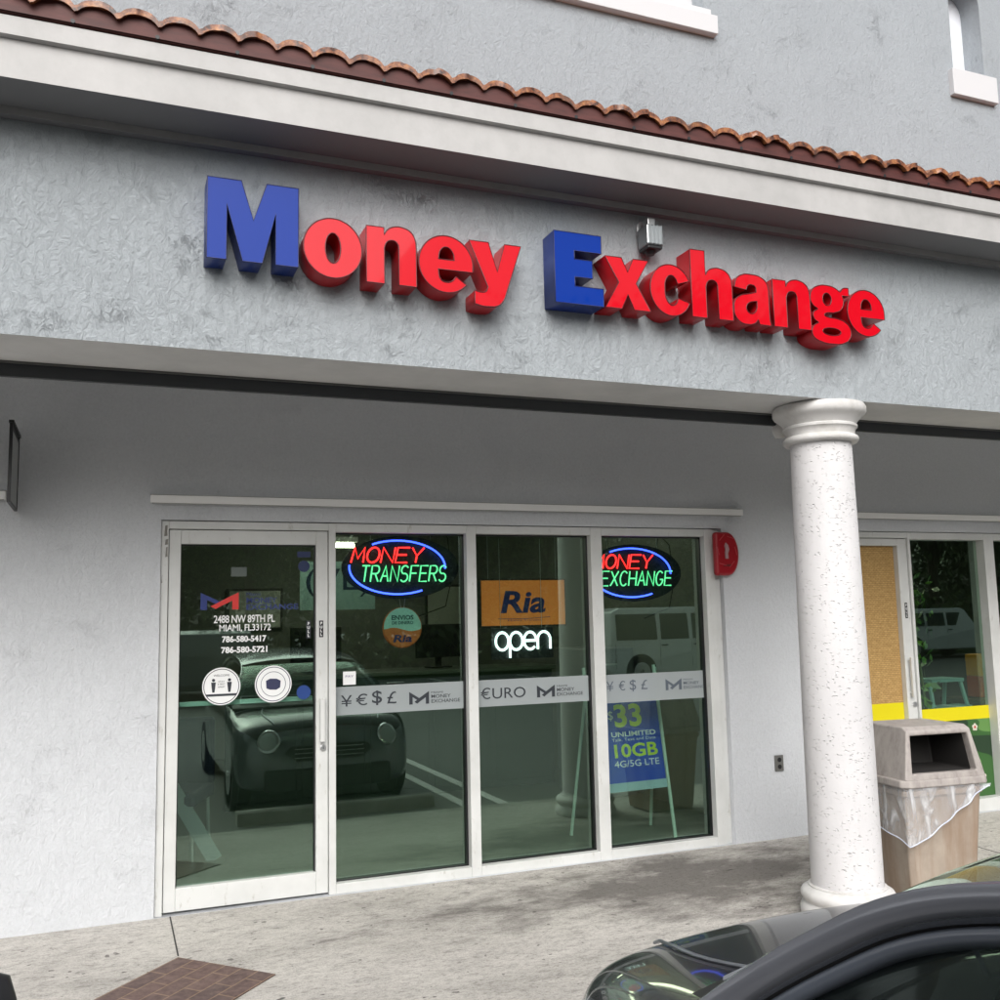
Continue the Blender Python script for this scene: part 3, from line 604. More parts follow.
def neon_sign(name, cx, cz, word, label):
    s = thing(name, (cx, .12, cz), label, "neon sign", "oval neon signs")
    b = B(); b.lathe([(.19, .0), (.2, -.006), (.2, -.022), (.19, -.028)], (0, 0, 0), 64, 'y', sx=1.93, sy=1.0)
    autosmooth(b.out("backing_panel", mat("dark_neon_backing", (.012, .013, .022), .55), s))
    b = B(); neon_word(b, "MONEY", -.335, .125, .03, .125, -.045, .0065, .22, .22); b.out("red_tube", NEON_R, s)
    b = B(); neon_word(b, word, -.275, .285, -.09, .01, -.045, .0055, .15, .30); b.out("green_tube", NEON_G, s)
    b = B(); b.tube([(-.03 + .315 * math.cos(a), -.045, .17 * math.sin(a)) for a in [R(122 - k * 5) for k in range(26)]], .0065, 8)
    b.tube([(-.03 + .315 * math.cos(a), -.045, .17 * math.sin(a)) for a in [R(175 + k * 5) for k in range(26)]], .0065, 8); b.out("blue_tube", NEON_B, s)
    b = B(); b.tube([(.2, .0, .17), (.24, .02, .28), (.33, .03, .2), (.36, .03, -.05), (.31, .03, -.25), (.1, .03, -.32)], .004, 6); b.out("cable", M['black'], s)
    for x in (-.2, .2): b = B(); b.tube([(x, -.01, .17), (x, -.01, .60)], .0015, 4); b.out("chain", M['alu'], s)
    return s
neon_sign("neon_sign", 1.762, 1.925, "TRANSFERS", "oval neon sign reading money transfers in red and green")
neon_sign("neon_sign", 3.452, 1.885, "EXCHANGE", "oval neon sign reading money exchange in red and green")
s = thing("neon_sign", (2.60, .115, 1.38), "white neon sign spelling open in small letters", "neon sign")
b = B(); neon_word(b, "open", -.195, .20, .0, .115, 0, .0085, 0, .10); b.out("white_tube", NEON_W, s)
b = B(); b.box(-.22, .23, .02, .026, -.06, .14); b.out("backing_panel", mat("smoked_backing", (.012, .012, .014), .3), s)
for x in (-.15, .15): b = B(); b.tube([(x, .023, .14), (x, .023, .74)], .0015, 4); b.out("chain", M['alu'], s)
s = thing("money_transfer_poster", (2.628, .16, 1.69), "orange rectangular poster, glow added, lettered in dark blue above the open sign", "sign")
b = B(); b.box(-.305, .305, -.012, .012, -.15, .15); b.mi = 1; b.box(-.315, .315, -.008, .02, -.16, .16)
b.out("panel", [mat("orange_panel_glow", (.42, .13, .03), .35, emit=(.5, .15, .03), es=.5), M['black']], s)  # emission added to brighten the poster panel
nv = mat("navy_print", (.012, .018, .12), .5)
lettering([T("Ria", -.17, .16, -.07, .08, -.0135, bold=.028, shear=.18)], nv, s)
b = B(); b.tube([(-.19, -.014, -.105), (0, -.014, -.108), (.19, -.014, -.098)], .002, 5); b.out("underline", nv, s)
lettering([T("Money Transfer", -.12, .13, -.125, -.112, -.0135)], nv, s)
for x in (-.25, .25): b = B(); b.tube([(x, .006, .158), (x, .006, .62)], .0015, 4); b.out("chain", M['alu'], s)
s = thing("round_hanging_sign", (1.765, .10, 1.545), "round sign, pale teal over orange, hung below a neon oval", "sign")
b = B(); top = [(.122 * math.cos(a), .125 * math.sin(a)) for a in [R(-4 + k * 188 / 30) for k in range(31)]]
wv = [(.122 - .0813 * k * .1 * 3, .0) for k in range(0)]
mid = [(-.122 + .244 * k / 12, -.012 + .012 * math.sin(k / 12 * 2 * math.pi)) for k in range(1, 12)]
b.prism(top + mid, -.004, .004, 'y'); b.mi = 1
bot = [(.122 * math.cos(a), .125 * math.sin(a)) for a in [R(184 + k * 172 / 30) for k in range(31)]]
b.prism(bot + mid[::-1], -.004, .004, 'y'); b.mi = 2; b.lathe([(.129, .0045), (.129, .010)], (0, 0, 0), 48, 'y')
b.out("disc", [mat("pale_teal_print", (.36, .60, .56), .5), mat("orange_print", (.52, .13, .03), .5), mat("disc_edge", (.5, .12, .03), .5)], s)
lettering([T("ENVIOS", -.072, .072, .048, .078, -.005, bold=.03), T("DE DINERO", -.070, .070, .020, .040, -.005, bold=.03)], mat("teal_ink", (.01, .06, .08), .5), s)
lettering([T("Ria", -.062, .060, -.092, -.045, -.005, bold=.028, shear=.18)], nv, s)
b = B(); b.tube([(-.01, 0, .125), (-.02, 0, .19)], .0015, 4); b.tube([(.01, 0, .125), (.02, 0, .19)], .0015, 4); b.out("hook", M['alu'], s)

# next door's things behind the glass
st = thing("step_stool", (7.05, .95, 0), "pale teal metal step stool behind the neighbouring glass", "stool")
tm = mat("teal_metal", (.25, .46, .44), .4)
b = B(); b.box(-.19, .19, -.12, .12, .93, .96); b.box(-.21, .21, -.17, -.02, .70, .725); b.box(-.23, .23, -.22, -.07, .46, .485); b.out("tread", tm, st)
for sx in (-1, 1):
    b = B(); b.tube([(sx * .27, -.28, 0), (sx * .18, -.08, .94)], .018, 8); b.out("leg", tm, st)
    b = B(); b.tube([(sx * .27, .3, 0), (sx * .18, .09, .94)], .018, 8); b.out("leg", tm, st)
for (x, y, z0, z1, c, lab) in ((7.72, 1.1, .945, 1.15, (.55, .26, .02), "amber box standing on an orange box in the next shop"), (7.72, 1.1, .75, .943, (.42, .06, .02), "orange box under the amber box in the next shop")):
    b = B(); b.box(-.075, .075, -.08, .08, 0, z1 - z0, bev=.01); b.box(-.076, .076, -.081, .081, (z1 - z0) * .72, (z1 - z0) * .78); o = b.out("display_box", mat("box_card", c, .6)); o.location = (x, y, z0); tag(o, lab, "box")
b = B(); b.box(-.25, .30, -.25, .25, .70, .747, bev=.01)
for sx in (-.2, .25):
    for sy in (-.2, .2): b.box(sx - .02, sx + .02, sy - .02, sy + .02, 0, .7005)
o = b.out("display_table", mat("dark_wood", (.05, .035, .025), .5)); o.location = (7.72, 1.1, .001); tag(o, "low dark table holding two boxes in the next shop", "table")

# leaf meshes for plants and trees
def leaves(name, n, fn, size, m, parent=None, aspect=.5):
    b = bmesh.new(); rnd = random.Random(hash(name) % 1000 if False else n)
    for _ in range(n):
        c, s = fn(rnd); s *= size
        d = Vector((rnd.gauss(0, 1), rnd.gauss(0, 1), rnd.gauss(0, .7))).normalized(); e = d.orthogonal().normalized(); e.rotate(Matrix.Rotation(rnd.uniform(0, 6.28), 3, d)); f = d.cross(e)
        p = [c + e * s, c + f * s * aspect, c - e * s, c - f * s * aspect]
        b.faces.new([b.verts.new(q) for q in p]).material_index = rnd.randrange(len(m))
    me = bpy.data.meshes.new(name); b.to_mesh(me); b.free(); return link(name, me, m, parent)
LF = [mat("leaf_dark", (.028, .05, .018), .55), mat("leaf_mid", (.05, .085, .025), .5), mat("leaf_light", (.085, .13, .04), .5)]
pl = thing("potted_plant", (6.30, .38, 0), "tall climbing green plant in a pot inside the next shop", "plant")
b = B(); b.lathe([(.09, 0), (.12, .22), (.11, .22), (.10, .19)], (0, 0, 0), 24); autosmooth(b.out("pot", mat("grey_pot", (.2, .2, .2), .6), pl), 50)
b = B(); b.tube([(0, 0, .2), (.02, 0, .8), (-.02, .02, 1.3), (.0, 0, 1.75)], .012, 6); b.out("stem", mat("plant_stem", (.08, .1, .03), .7), pl)
def pf(r):
    z = r.choice([1.2, 1.55, 1.7, .9, .6]) + r.gauss(0, .10); return Vector((r.gauss(0, .06), r.gauss(0, .06), z)), r.uniform(.6, 1.3)
leaves("foliage", 120, pf, .05, [mat("plant_leaf", (.14, .28, .04), .4), mat("plant_leaf_dark", (.06, .14, .03), .4)], pl)

# ------------------------------------------------------------------ the big shop sign
C0 = lambda p: (p[0], p[1], 0); S_ = lambda *p: [(a, b_, 1) for a, b_ in p]; Q_ = lambda *p: [(a, b_, 0) for a, b_ in p]
def ell(cx, cy, rx, ry, n=12): return [(cx + rx * math.cos(2 * math.pi * k / n), cy + ry * math.sin(2 * math.pi * k / n), 0) for k in range(n)]
def earc(cx, cy, rx, ry, a0, a1, n): return [(cx + rx * math.cos(R(a0 + (a1 - a0) * k / n)), cy + ry * math.sin(R(a0 + (a1 - a0) * k / n)), 0) for k in range(n + 1)]
def sharp_ends(l): return [(l[0][0], l[0][1], 1)] + l[1:-1] + [(l[-1][0], l[-1][1], 1)]
nn = lambda top: [S_((-1, -1), (-1, top), (-.30, top)) + S_((-.30, .70)) + Q_((-.14, .90), (.14, 1.02), (.46, 1.02), (.78, .90), (.95, .66)) + S_((1, .32), (1, -1), (.29, -1), (.29, .18)) + Q_((.27, .38), (.17, .50), (0, .53), (-.18, .46)) + S_((-.29, .25), (-.29, -1))]
GL = {
 'M': [S_((-1, -1), (-1, 1), (-.27, 1), (0, .04), (.29, 1), (1, 1), (1, -1), (.49, -1), (.49, .28), (.20, -1), (-.23, -1), (-.58, .38), (-.58, -1))],
 'E': [S_((-1, -1), (-1, 1), (.96, 1), (.96, .50), (-.18, .50), (-.18, .26), (.56, .26), (.56, -.24), (-.18, -.24), (-.18, -.50), (1, -.50), (1, -1))],
 'o': [ell(0, 0, 1, 1.02, 16), ell(0, 0, .26, .52)],
 'n': nn(.95), 'h': nn(1.66),
 'e': [sharp_ends(earc(0, 0, 1, 1.02, -8, 318, 18)) + S_((.36, -.42)) + Q_((.20, -.60), (0, -.66), (-.2, -.58)) + S_((-.30, -.20), (.99, -.20)), S_((-.28, .16)) + Q_((-.22, .46), (0, .62), (.24, .46)) + S_((.30, .16))],
 'y': [S_((-1, .95), (-.27, .95), (.06, -.12), (.36, .95), (1, .95), (.42, -.78)) + Q_((.28, -1.14), (.06, -1.36)) + Q_((-.25, -1.42), (-.55, -1.42)) + S_((-.82, -1.36), (-.82, -.88)) + Q_((-.6, -.92), (-.40, -.88)) + S_((-.31, -.70))],
 'x': [S_((-1, 1), (-.25, 1), (.02, .45), (.30, 1), (1, 1), (.40, .04), (1.04, -1), (.28, -1), (0, -.42), (-.30, -1), (-1.04, -1), (-.40, .02))],
 'c': [sharp_ends(earc(0, 0, 1, 1.02, 26, 334, 18)) + S_((.34, -.30)) + Q_((.22, -.52), (.02, -.60), (-.20, -.46), (-.30, 0), (-.20, .46), (.02, .60), (.22, .50)) + S_((.34, .28))],
 'a': [S_((1.03, -1), (.38, -1), (.31, -.80)) + Q_((.08, -.98), (-.28, -1.04), (-.66, -.98), (-.94, -.74), (-1.0, -.42), (-.92, -.10), (-.62, .12), (-.15, .23)) + S_((.26, .33)) + Q_((.22, .54), (.0, .62), (-.20, .55)) + S_((-.29, .38), (-.94, .45)) + Q_((-.80, .80), (-.48, .99), (.02, 1.04), (.52, .98), (.84, .78)) + S_((.95, .45), (.95, -.55)) + Q_((.97, -.80)), S_((.27, -.04)) + Q_((.25, -.36), (.10, -.54), (-.12, -.58), (-.29, -.47), (-.31, -.30), (-.20, -.16))],
 'g': [S_((1.0, 1.02), (1.02, .66), (.66, .66)) + Q_((.72, .40), (.58, .06), (.22, -.12), (-.18, -.17), (-.30, -.26), (-.16, -.34), (.35, -.38), (.78, -.52), (1.0, -.80), (.95, -1.15), (.62, -1.40), (.05, -1.48), (-.52, -1.43), (-.90, -1.25), (-.98, -1.0), (-.88, -.78)) + S_((-.62, -.62)) + Q_((-.84, -.46), (-.86, -.22)) + S_((-.62, -.04)) + Q_((-.90, .16), (-.98, .44), (-.86, .76), (-.54, .96), (-.14, 1.02), (.28, .96)) + S_((.56, .80)) + Q_((.74, .98)), ell(-.13, .42, .22, .27), ell(.02, -.96, .46, .16)],
}
BLUE = mat("blue_sign_acrylic", (.002, .032, .28), .12, spec=.05, coat=.35); RED = mat("red_sign_acrylic", (.62, .004, .014), .12, spec=.05, coat=.6)
BLUE_S = mat("blue_sign_return", (.012, .035, .20), .35); RED_S = mat("red_sign_return", (.42, .006, .012), .35)
for m_ in (BLUE, RED): NT(m_).b.inputs["Coat IOR"].default_value = 1.42
BLUE_T = mat("blue_trim_cap", (.006, .012, .09), .4); RED_T = mat("red_trim_cap", (.10, .002, .006), .4)
sign = thing("shop_sign", (0, -1.70, 0), "raised red and blue letters spelling money exchange on the fascia", "sign")
DEP = .128
def glyph(ch, x0, x1, z0, z1, blue, cap=False):
    cx, w = (x0 + x1) / 2, (x1 - x0) / 2
    if cap: f = lambda u, v: (cx + u * w, z0 + (v + 1) / 2 * (z1 - z0))
    else:
        top = 1.66 if ch == 'h' else 1.0; bot = {'y': -1.42, 'g': -1.48}.get(ch, -1.0)
        f = lambda u, v: (cx + u * w, z0 + (v - bot) / (top - bot) * (z1 - z0))
    def mk(fill):
        cu = bpy.data.curves.new("letter", 'CURVE'); cu.dimensions = '2D' if fill else '3D'; cu.resolution_u = 6
        if fill: cu.fill_mode = 'BOTH'; cu.extrude = DEP / 2
        else: cu.bevel_depth = .0032; cu.bevel_resolution = 2
        for pts in GL[ch]:
            s = cu.splines.new('BEZIER'); s.bezier_points.add(len(pts) - 1); s.use_cyclic_u = True
            for p, (u, v, sh) in zip(s.bezier_points, pts):
                a, c = f(u, v); p.co = (a, c, 0); p.handle_left_type = p.handle_right_type = 'VECTOR' if sh else 'AUTO'
        return curve_mesh(cu, "letter")
    me = mk(True)
    for v in me.vertices: v.co = (v.co.x, -DEP / 2 - v.co.z, v.co.y)
    o = link("letter", me, [BLUE if blue else RED, BLUE_S if blue else RED_S], sign)
    me.update()
    for p in me.polygons: p.material_index = 0 if abs(p.normal.y) > .9 else 1
    o["label"] = f"{'blue' if blue else 'red'} raised letter {ch}"
    me = mk(False)
    for v in me.vertices: v.co = (v.co.x, -DEP + .001 - v.co.z, v.co.y)
    link("trim", me, BLUE_T if blue else RED_T, o, True)
glyph('M', .366, .749, 3.120, 3.476, 1, True); glyph('o', .771, 1.030, 3.093, 3.358, 0); glyph('n', 1.051, 1.283, 3.090, 3.358, 0)
glyph('e', 1.295, 1.557, 3.083, 3.347, 0); glyph('y', 1.541, 1.802, 3.035, 3.352, 0)
glyph('E', 1.978, 2.239, 3.094, 3.452, 1, True); glyph('x', 2.254, 2.498, 3.096, 3.358, 0); glyph('c', 2.506, 2.747, 3.090, 3.352, 0)
glyph('h', 2.748, 2.997, 3.096, 3.453, 0); glyph('a', 3.004, 3.233, 3.092, 3.354, 0); glyph('n', 3.255, 3.498, 3.092, 3.357, 0)
glyph('g', 3.498, 3.764, 3.029, 3.352, 0); glyph('e', 3.751, 4.010, 3.095, 3.352, 0)

# ------------------------------------------------------------------ things fixed to the walls
lp = thing("wall_light", (2.555, -1.70, 3.52), "small metallic floodlight fixed above the sign letters", "wall light")
b = B(); b.lathe([(.045, 0), (.045, -.012)], (0, 0, .055), 20, 'y'); b.tube([(0, -.01, .055), (0, -.05, .06), (0, -.06, .045)], .014, 8); autosmooth(b.out("bracket", M['alu'], lp))
b = B(); b.box(-.022, .022, -.085, -.035, .045, .09, bev=.004); b.out("cap", M['alu'], lp)
b = B(); b.box(-.048, .048, -.115, -.02, -.065, .044, bev=.008)
for k in range(4): b.box(-.036 + k * .022, -.028 + k * .022, -.122, -.1155, -.06, .038)
b.out("housing", mat("worn_cast_aluminium", (.36, .38, .39), .35, metal=.85), lp)
b = B(); b.box(-.042, .042, -.112, -.022, -.082, -.0655, bev=.004); b.lathe([(.02, -.1), (.03, -.083)], (0, -.06, 0), 16); b.out("lens", M['black'], lp)
fl = thing("round_floodlight", (3.73, -1.235, 2.69), "small round white lamp tucked behind the pillar capital", "wall light")
b = B(); b.lathe([(.0, -.07), (.03, -.065), (.045, -.03), (.045, 0.0), (.03, .02), (.02, .06)], (-.01, 0, .0), 24, 'z'); autosmooth(b.out("lamp_body", M['caststone'], fl), 60)

def light_bar(x0, x1, label):
    s = thing("strip_light", (x0, -.03, 2.31), label, "strip light", "strip lights over the shopfronts"); w = x1 - x0
    b = B(); b.box(0, w, -.045, 0, -.022, .022, bev=.004); b.out("housing", mat("strip_light_paint", (.90, .90, .89), .4), s)
    b = B(); b.box(0, w, -.012, 0, .0235, .029); b.box(.01, w - .01, -.035, -.01, -.026, -.0225); b.out("rail", mat("strip_light_rail", (.35, .35, .34), .5), s)
    return s
light_bar(.237, 4.275, "long white strip light above the exchange shop windows")
light_bar(4.80, 9.6, "long white strip light over the woven screen door's shopfront")
light_bar(-4.6, -.50, "long white strip light beside the hanging blade sign")
bs = thing("blade_sign", (-.452, -.05, 2.61), "small framed sign hanging at right angles to the wall", "sign")
b = B(); b.box(-.004, .004, -.42, .0, -.375, -.01); b.out("panel", mat("blade_sign_face", (.30, .31, .31), .5), bs)
b = B()
for y in (-.43, -.005): b.box(-.008, .008, y - .007, y + .007, -.385, .02)
b.box(-.008, .008, -.4225, -.0125, -.385, -.375); b.box(-.008, .008, -.4225, -.0125, -.01, .0); b.out("frame", M['black'], bs)
b = B(); b.box(-.012, .012, -.44, .02, .021, .035); b.out("bracket", M['black'], bs)

al = thing("fire_alarm_strobe", (4.105, -.03, 2.01), "round red fire alarm strobe mounted beside the window frame", "alarm")
b = B(); b.prism([(-.085, -.155), (-.085, .155), (.02, .155)] + [(.02 + .095 * math.cos(a), .155 * math.sin(a)) for a in [R(80 - k * 10) for k in range(17)]] + [(.02, -.155)], 0, -.055, 'y')
ar = mat("alarm_red", (.33, .006, .014), .3); bevel(b.out("housing", ar, al), .022, 4)
b = B(); b.prism([(-.012, -.035), (.012, -.035), (.008, .0), (.020, .03), (.012, .06), (-.006, .078), (-.016, .055), (-.010, .03), (-.014, .01)], -.0552, -.066, "y"); b.out("strobe_lens", mat("strobe_lens", (.42, .26, .27), .3), al)
b = B(); b.box(-.025, .035, -.058, -.0553, -.09, -.075); b.out("grille", mat("alarm_dark_red", (.12, .01, .01), .5), al)
b = B()
for k in range(6):
    a = 2 * math.pi * k / 6; b.box(-.03, .03, -.0605, -.0555, -.0025, .0025, mtx=Matrix.Translation((.005 + .075 * math.cos(a), 0, .02 + .11 * math.sin(a))) @ Matrix.Rotation(-a + 1.3, 4, 'Y'))
b.out("moulding", mat("alarm_light_red", (.5, .06, .07), .4), al)
ol = thing("power_outlet", (4.50, -.03, .52), "small grey metal power outlet low on the wall", "outlet")
b = B(); b.box(-.036, .036, -.012, 0, -.055, .055, bev=.003); b.out("plate", mat("outlet_metal", (.22, .22, .21), .4, metal=.6), ol)
b = B()
for z in (-.024, .024): b.lathe([(.016, -.0122), (.016, -.015)], (0, 0, z), 16, 'y')
b.out("socket", M['black'], ol)

# ------------------------------------------------------------------ trash can
tc = thing("trash_can", (4.45, -1.38, -.03), "beige hooded trash can with a clear bag spilling over its rim", "trash can", None, R(-6))
M['bin'] = mat("beige_bin_plastic", (.40, .335, .275), .5); t = NT(M['bin']); v = t.coord()
t.color(t.mix(t.ramp(t.noise(t.coord((7, 7, .7)), 1.6, 6, .65), [(.42, (0, 0, 0)), (.66, (.7, .7, .7))]), t.ramp(t.noise(v, 7, 6), [(.3, (.32, .265, .215)), (.6, (.41, .345, .285))]), (.26, .17, .11)))
M['lid'] = mat("greyed_lid_plastic", (.40, .36, .34), .55); t = NT(M['lid']); t.color(t.ramp(t.noise(t.coord((2, 2, 1)), 8, 7, .7), [(.3, (.25, .22, .205)), (.5, (.38, .345, .325)), (.7, (.45, .41, .385))]))
def taper(b, w0, d0, z0, w1, d1, z1, cut=.03, y_off=0):
    def ring(w, d, z): c = cut; return [(-w + c, -d, z), (w - c, -d, z), (w, -d + c, z), (w, d - c, z), (w - c, d, z), (-w + c, d, z), (-w, d - c, z), (-w, -d + c, z)]
    a = [b.bm.verts.new(p) for p in ring(w0, d0, z0)]; c = [b.bm.verts.new(p) for p in ring(w1, d1, z1)]
    b._m([b.bm.faces.new(a[::-1]), b.bm.faces.new(c)] + [b.bm.faces.new((a[i], a[(i + 1) % 8], c[(i + 1) % 8], c[i])) for i in range(8)])
b = B(); taper(b, .215, .19, 0, .262, .235, .63); taper(b, .271, .244, .58, .273, .246, .615, .035); bevel(b.out("body", M['bin'], tc), .008, 3)
b = B(); taper(b, .295, .265, .632, .29, .26, .675, .04)
# hood: sloping front with a large opening
wB, wT = .27, .215
prof = [(-.245, .6755), (-.208, .938), (-.168, .957), (.20, .955), (.245, .6755)]   # y,z side profile
L_ = [b.bm.verts.new((-(wB if z < .7 else wT), y, z)) for y, z in prof]; Rr = [b.bm.verts.new(((wB if z < .7 else wT), y, z)) for y, z in prof]
b.bm.faces.new(L_); b.bm.faces.new(Rr[::-1])
for i in range(1, 4): b.bm.faces.new((L_[i], L_[i + 1], Rr[i + 1], Rr[i]))
# front frame round the opening
f0, f1, g0, g1 = L_[0], L_[1], Rr[0], Rr[1]
lerp = lambda a, c, t_: a + (c - a) * t_
def fp(u, w_): bot_ = lerp(f0.co, g0.co, u); top_ = lerp(f1.co, g1.co, u); return lerp(bot_, top_, w_)
iv = [b.bm.verts.new(fp(u, w_)) for u, w_ in ((.09, .12), (.91, .12), (.94, .90), (.06, .90))]
ov = [f0, g0, g1, f1]
for i in range(4): b.bm.faces.new((ov[i], ov[(i + 1) % 4], iv[(i + 1) % 4], iv[i]))
ins = [b.bm.verts.new(v_.co + Vector((0, .05, -.004))) for v_ in iv]
for i in range(4): b.bm.faces.new((iv[i], iv[(i + 1) % 4], ins[(i + 1) % 4], ins[i]))
b.mi = 1
dk = [b.bm.verts.new(Vector((v_.co.x * .98, .12, v_.co.z))) for v_ in ins]
for i in range(4): b._m([b.bm.faces.new((ins[i], ins[(i + 1) % 4], dk[(i + 1) % 4], dk[i]))])
b._m([b.bm.faces.new(dk)])
bevel(b.out("lid", [M['lid'], mat("bin_inside", (.03, .028, .027), .6)], tc), .009, 3)
# clear bag: sheet hanging over the rim, deep on one side
bagm = mat("clear_plastic_bag", (.80, .82, .86), .22, spec=.8); NT(bagm).b.inputs["Alpha"].default_value = .42
t = NT(bagm); crv = t.noise(t.coord((1.6, 1.6, .8)), 6, 6, .55, 1.2); t.bump(crv, .9, .03); al_ = t.ramp(crv, [(.38, (.20,) * 3), (.50, (.34,) * 3), (.60, (.62,) * 3), (.66, (.9,) * 3)]); t.l(al_, t.b.inputs["Alpha"])
rows = []; NB = 56
def rimpt(s, e):
    # s 0..1 along left side (from back) then front face
    W_, D_ = .276 + e, .249 + e
    if s < .4: return (-W_, D_ - (2 * D_) * (s / .4))
    return (-W_ + 2 * W_ * ((s - .4) / .6), -D_)
rnd = random.Random(5)
for j in range(11):
    v_ = j / 10; row = []
    for i in range(NB):
        s = i / (NB - 1)
        drop = (.22 + .09 * (s / .4) ** 1.5 if s < .4 else .31 * max(.05, 1 - ((s - .4) / .6) ** 1.25)) * (1 + .02 * math.sin(s * 15))
        e = .012 + .007 * math.sin(i * .8 + j * .25) * v_ - .012 * v_
        x, y = rimpt(s, e); row.append((x, y, .632 - drop * v_))
    rows.append(row)
b = B(); b.grid(rows); o = b.out("bag", bagm, tc, True)
b = B(); b.tube([tuple(Vector(p) + Vector((0, -.003, 0))) for p in rows[-1]], .0035, 6); b.out("bag_hem", mat("bag_hem_plastic", (.62, .66, .78), .3), tc)

# ------------------------------------------------------------------ vehicles
def car_wheel(parent, x, y, r, w, rim, side):
    b = B(); b.lathe([(r * .62, -w / 2), (r * .93, -w / 2), (r, -w * .32), (r, w * .32), (r * .93, w / 2), (r * .62, w / 2)], (x, y, r + ZR), 36, 'x')
    wh = autosmooth(b.out("wheel", M['rubber'], parent), 40)
    b = B(); xo = x + side * (w / 2 - .01); b.lathe([(r * .6, 0), (r * .6, side * .012), (r * .5, side * .014)], (xo, y, r + ZR), 30, 'x')
    for k in range(5):
        a = 2 * math.pi * k / 5; b.box(-.006, .016, -.03, .03, r * .1, r * .58, mtx=Matrix.Translation((xo, y, r + ZR)) @ Matrix.Rotation(a, 4, 'X'))
    b.lathe([(r * .16, 0), (r * .14, side * .024)], (xo, y, r + ZR), 16, 'x'); b.out("rim", rim, wh)
    return wh
PAINT = mat("dark_grey_car_paint", (.17, .178, .205), .24, metal=.45, coat=1)
BONNET = mat("black_gloss_car_paint", (.018, .019, .023), .25, metal=0, coat=.65)
GAP = mat("shut_line_black", (.004, .004, .005), .7)
SEAT = mat("car_seat_cloth", (.03, .03, .033), .8)
mini = thing("hatchback_car", (2.0, -3.25, 0), "dark grey hatchback with glossy black bonnet and round headlights, nose to the kerb", "car")
# lower body loft: station s (distance back from nose), half-profile (x,z) above the asphalt
ST = [  # s, half width, z sill, z belt(shoulder), z centre top
 (.00, .50, .30, .60, .66), (.03, .68, .22, .70, .77), (.12, .80, .18, .765, .845), (.30, .855, .17, .80, .885), (.60, .865, .17, .84, .915), (.84, .865, .17, .885, .945), (1.10, .86, .17, .92, .955),
 (1.7, .86, .17, .93, .95), (2.4, .86, .17, .94, .95), (3.0, .85, .18, .94, .95), (3.45, .82, .22, .94, .95), (3.66, .74, .30, .90, .93), (3.72, .6, .36, .8, .86)]
rows = []
for s, hw, z0, zb, zt in ST:
    half = [(0, z0), (hw * .55, z0), (hw * .93, z0 + .02), (hw * .995, z0 + .10), (hw, (z0 + zb) / 2), (hw * .985, zb - .12), (hw * .95, zb - .035), (hw * .86, zb + .012 + (zt - zb) * .25), (hw * .6, zb + (zt - zb) * .72), (hw * .3, zb + (zt - zb) * .94), (0, zt)]
    full = half + [(-x, z) for x, z in half[-2:0:-1]]
    rows.append([(x, -s, z + ZR) for x, z in full])
b = B(); V = [[b.bm.verts.new(p) for p in r] for r in rows]; n = len(V[0])
for a, c in zip(V, V[1:]):
    for i in range(n):
        f = b.bm.faces.new((a[i], a[(i + 1) % n], c[(i + 1) % n], c[i]))
        s_avg = -(a[i].co.y + c[i].co.y) / 2
        if 6 <= i < n - 6 and .03 < s_avg < .99: f.material_index = 1
b.bm.faces.new(V[0][::-1]); b.bm.faces.new(V[-1])
body = b.out("body", [PAINT, BONNET], mini, True); sub = body.modifiers.new("sub", 'SUBSURF'); sub.levels = 2; sub.render_levels = 3
# rail path: outer edge of pillar + roof, mirrored
RP = [(.825, .84, .935), (.775, .95, 1.03), (.715, 1.07, 1.122), (.668, 1.20, 1.205), (.640, 1.36, 1.267), (.625, 1.58, 1.316), (.615, 1.90, 1.352), (.61, 2.3, 1.378), (.605, 2.7, 1.372), (.60, 3.05, 1.345), (.615, 3.3, 1.26), (.66, 3.5, 1.10), (.72, 3.62, .95)]
def smooth_path(P, k=4):
    out = []; P = [Vector(p) for p in P]
    for i in range(len(P) - 1):
        p0 = P[max(i - 1, 0)]; p1 = P[i]; p2 = P[i + 1]; p3 = P[min(i + 2, len(P) - 1)]
        for j in range(k):
            t_ = j / k; out.append(.5 * ((2 * p1) + (-p0 + p2) * t_ + (2 * p0 - 5 * p1 + 4 * p2 - p3) * t_ ** 2 + (-p0 + 3 * p1 - 3 * p2 + p3) * t_ ** 3))
    out.append(P[-1]); return out
path = [Vector((x, -s, z + ZR)) for x, s, z in smooth_path(RP)]
n = len(path)
def inward(i):
    d = (path[min(i + 1, n - 1)] - path[max(i - 1, 0)]).normalized(); side = Vector((-.38, 0, -.925)); side -= d * side.dot(d); return side.normalized(), d
def strip(w0, w1, out0, out1, sgn, name, m, i0=0, i1=None, thick=.03, parent=None, smooth=True):
    """band running beside the rail path from offset w0 to w1 (down the side)"""
    P = []
    for i in range(i0, (i1 or n)):
        s_, d = inward(i); nrm = d.cross(s_).normalized()
        if nrm.x < 0: nrm = -nrm
        p = path[i]; fade = 1
        q = [p + s_ * w0 + nrm * (out0 - .012), p + s_ * w0 + nrm * out0, p + s_ * lerp(w0, w1, .5) + nrm * (max(out0, out1) + .002), p + s_ * w1 + nrm * out1, p + s_ * w1 + nrm * (out1 - thick)]
        P.append([(v_.x * sgn, v_.y, v_.z) for v_ in q])
    b = B(); b.grid(P); return b.out(name, m, parent or mini, smooth)
iC = 40  # where the side opening ends
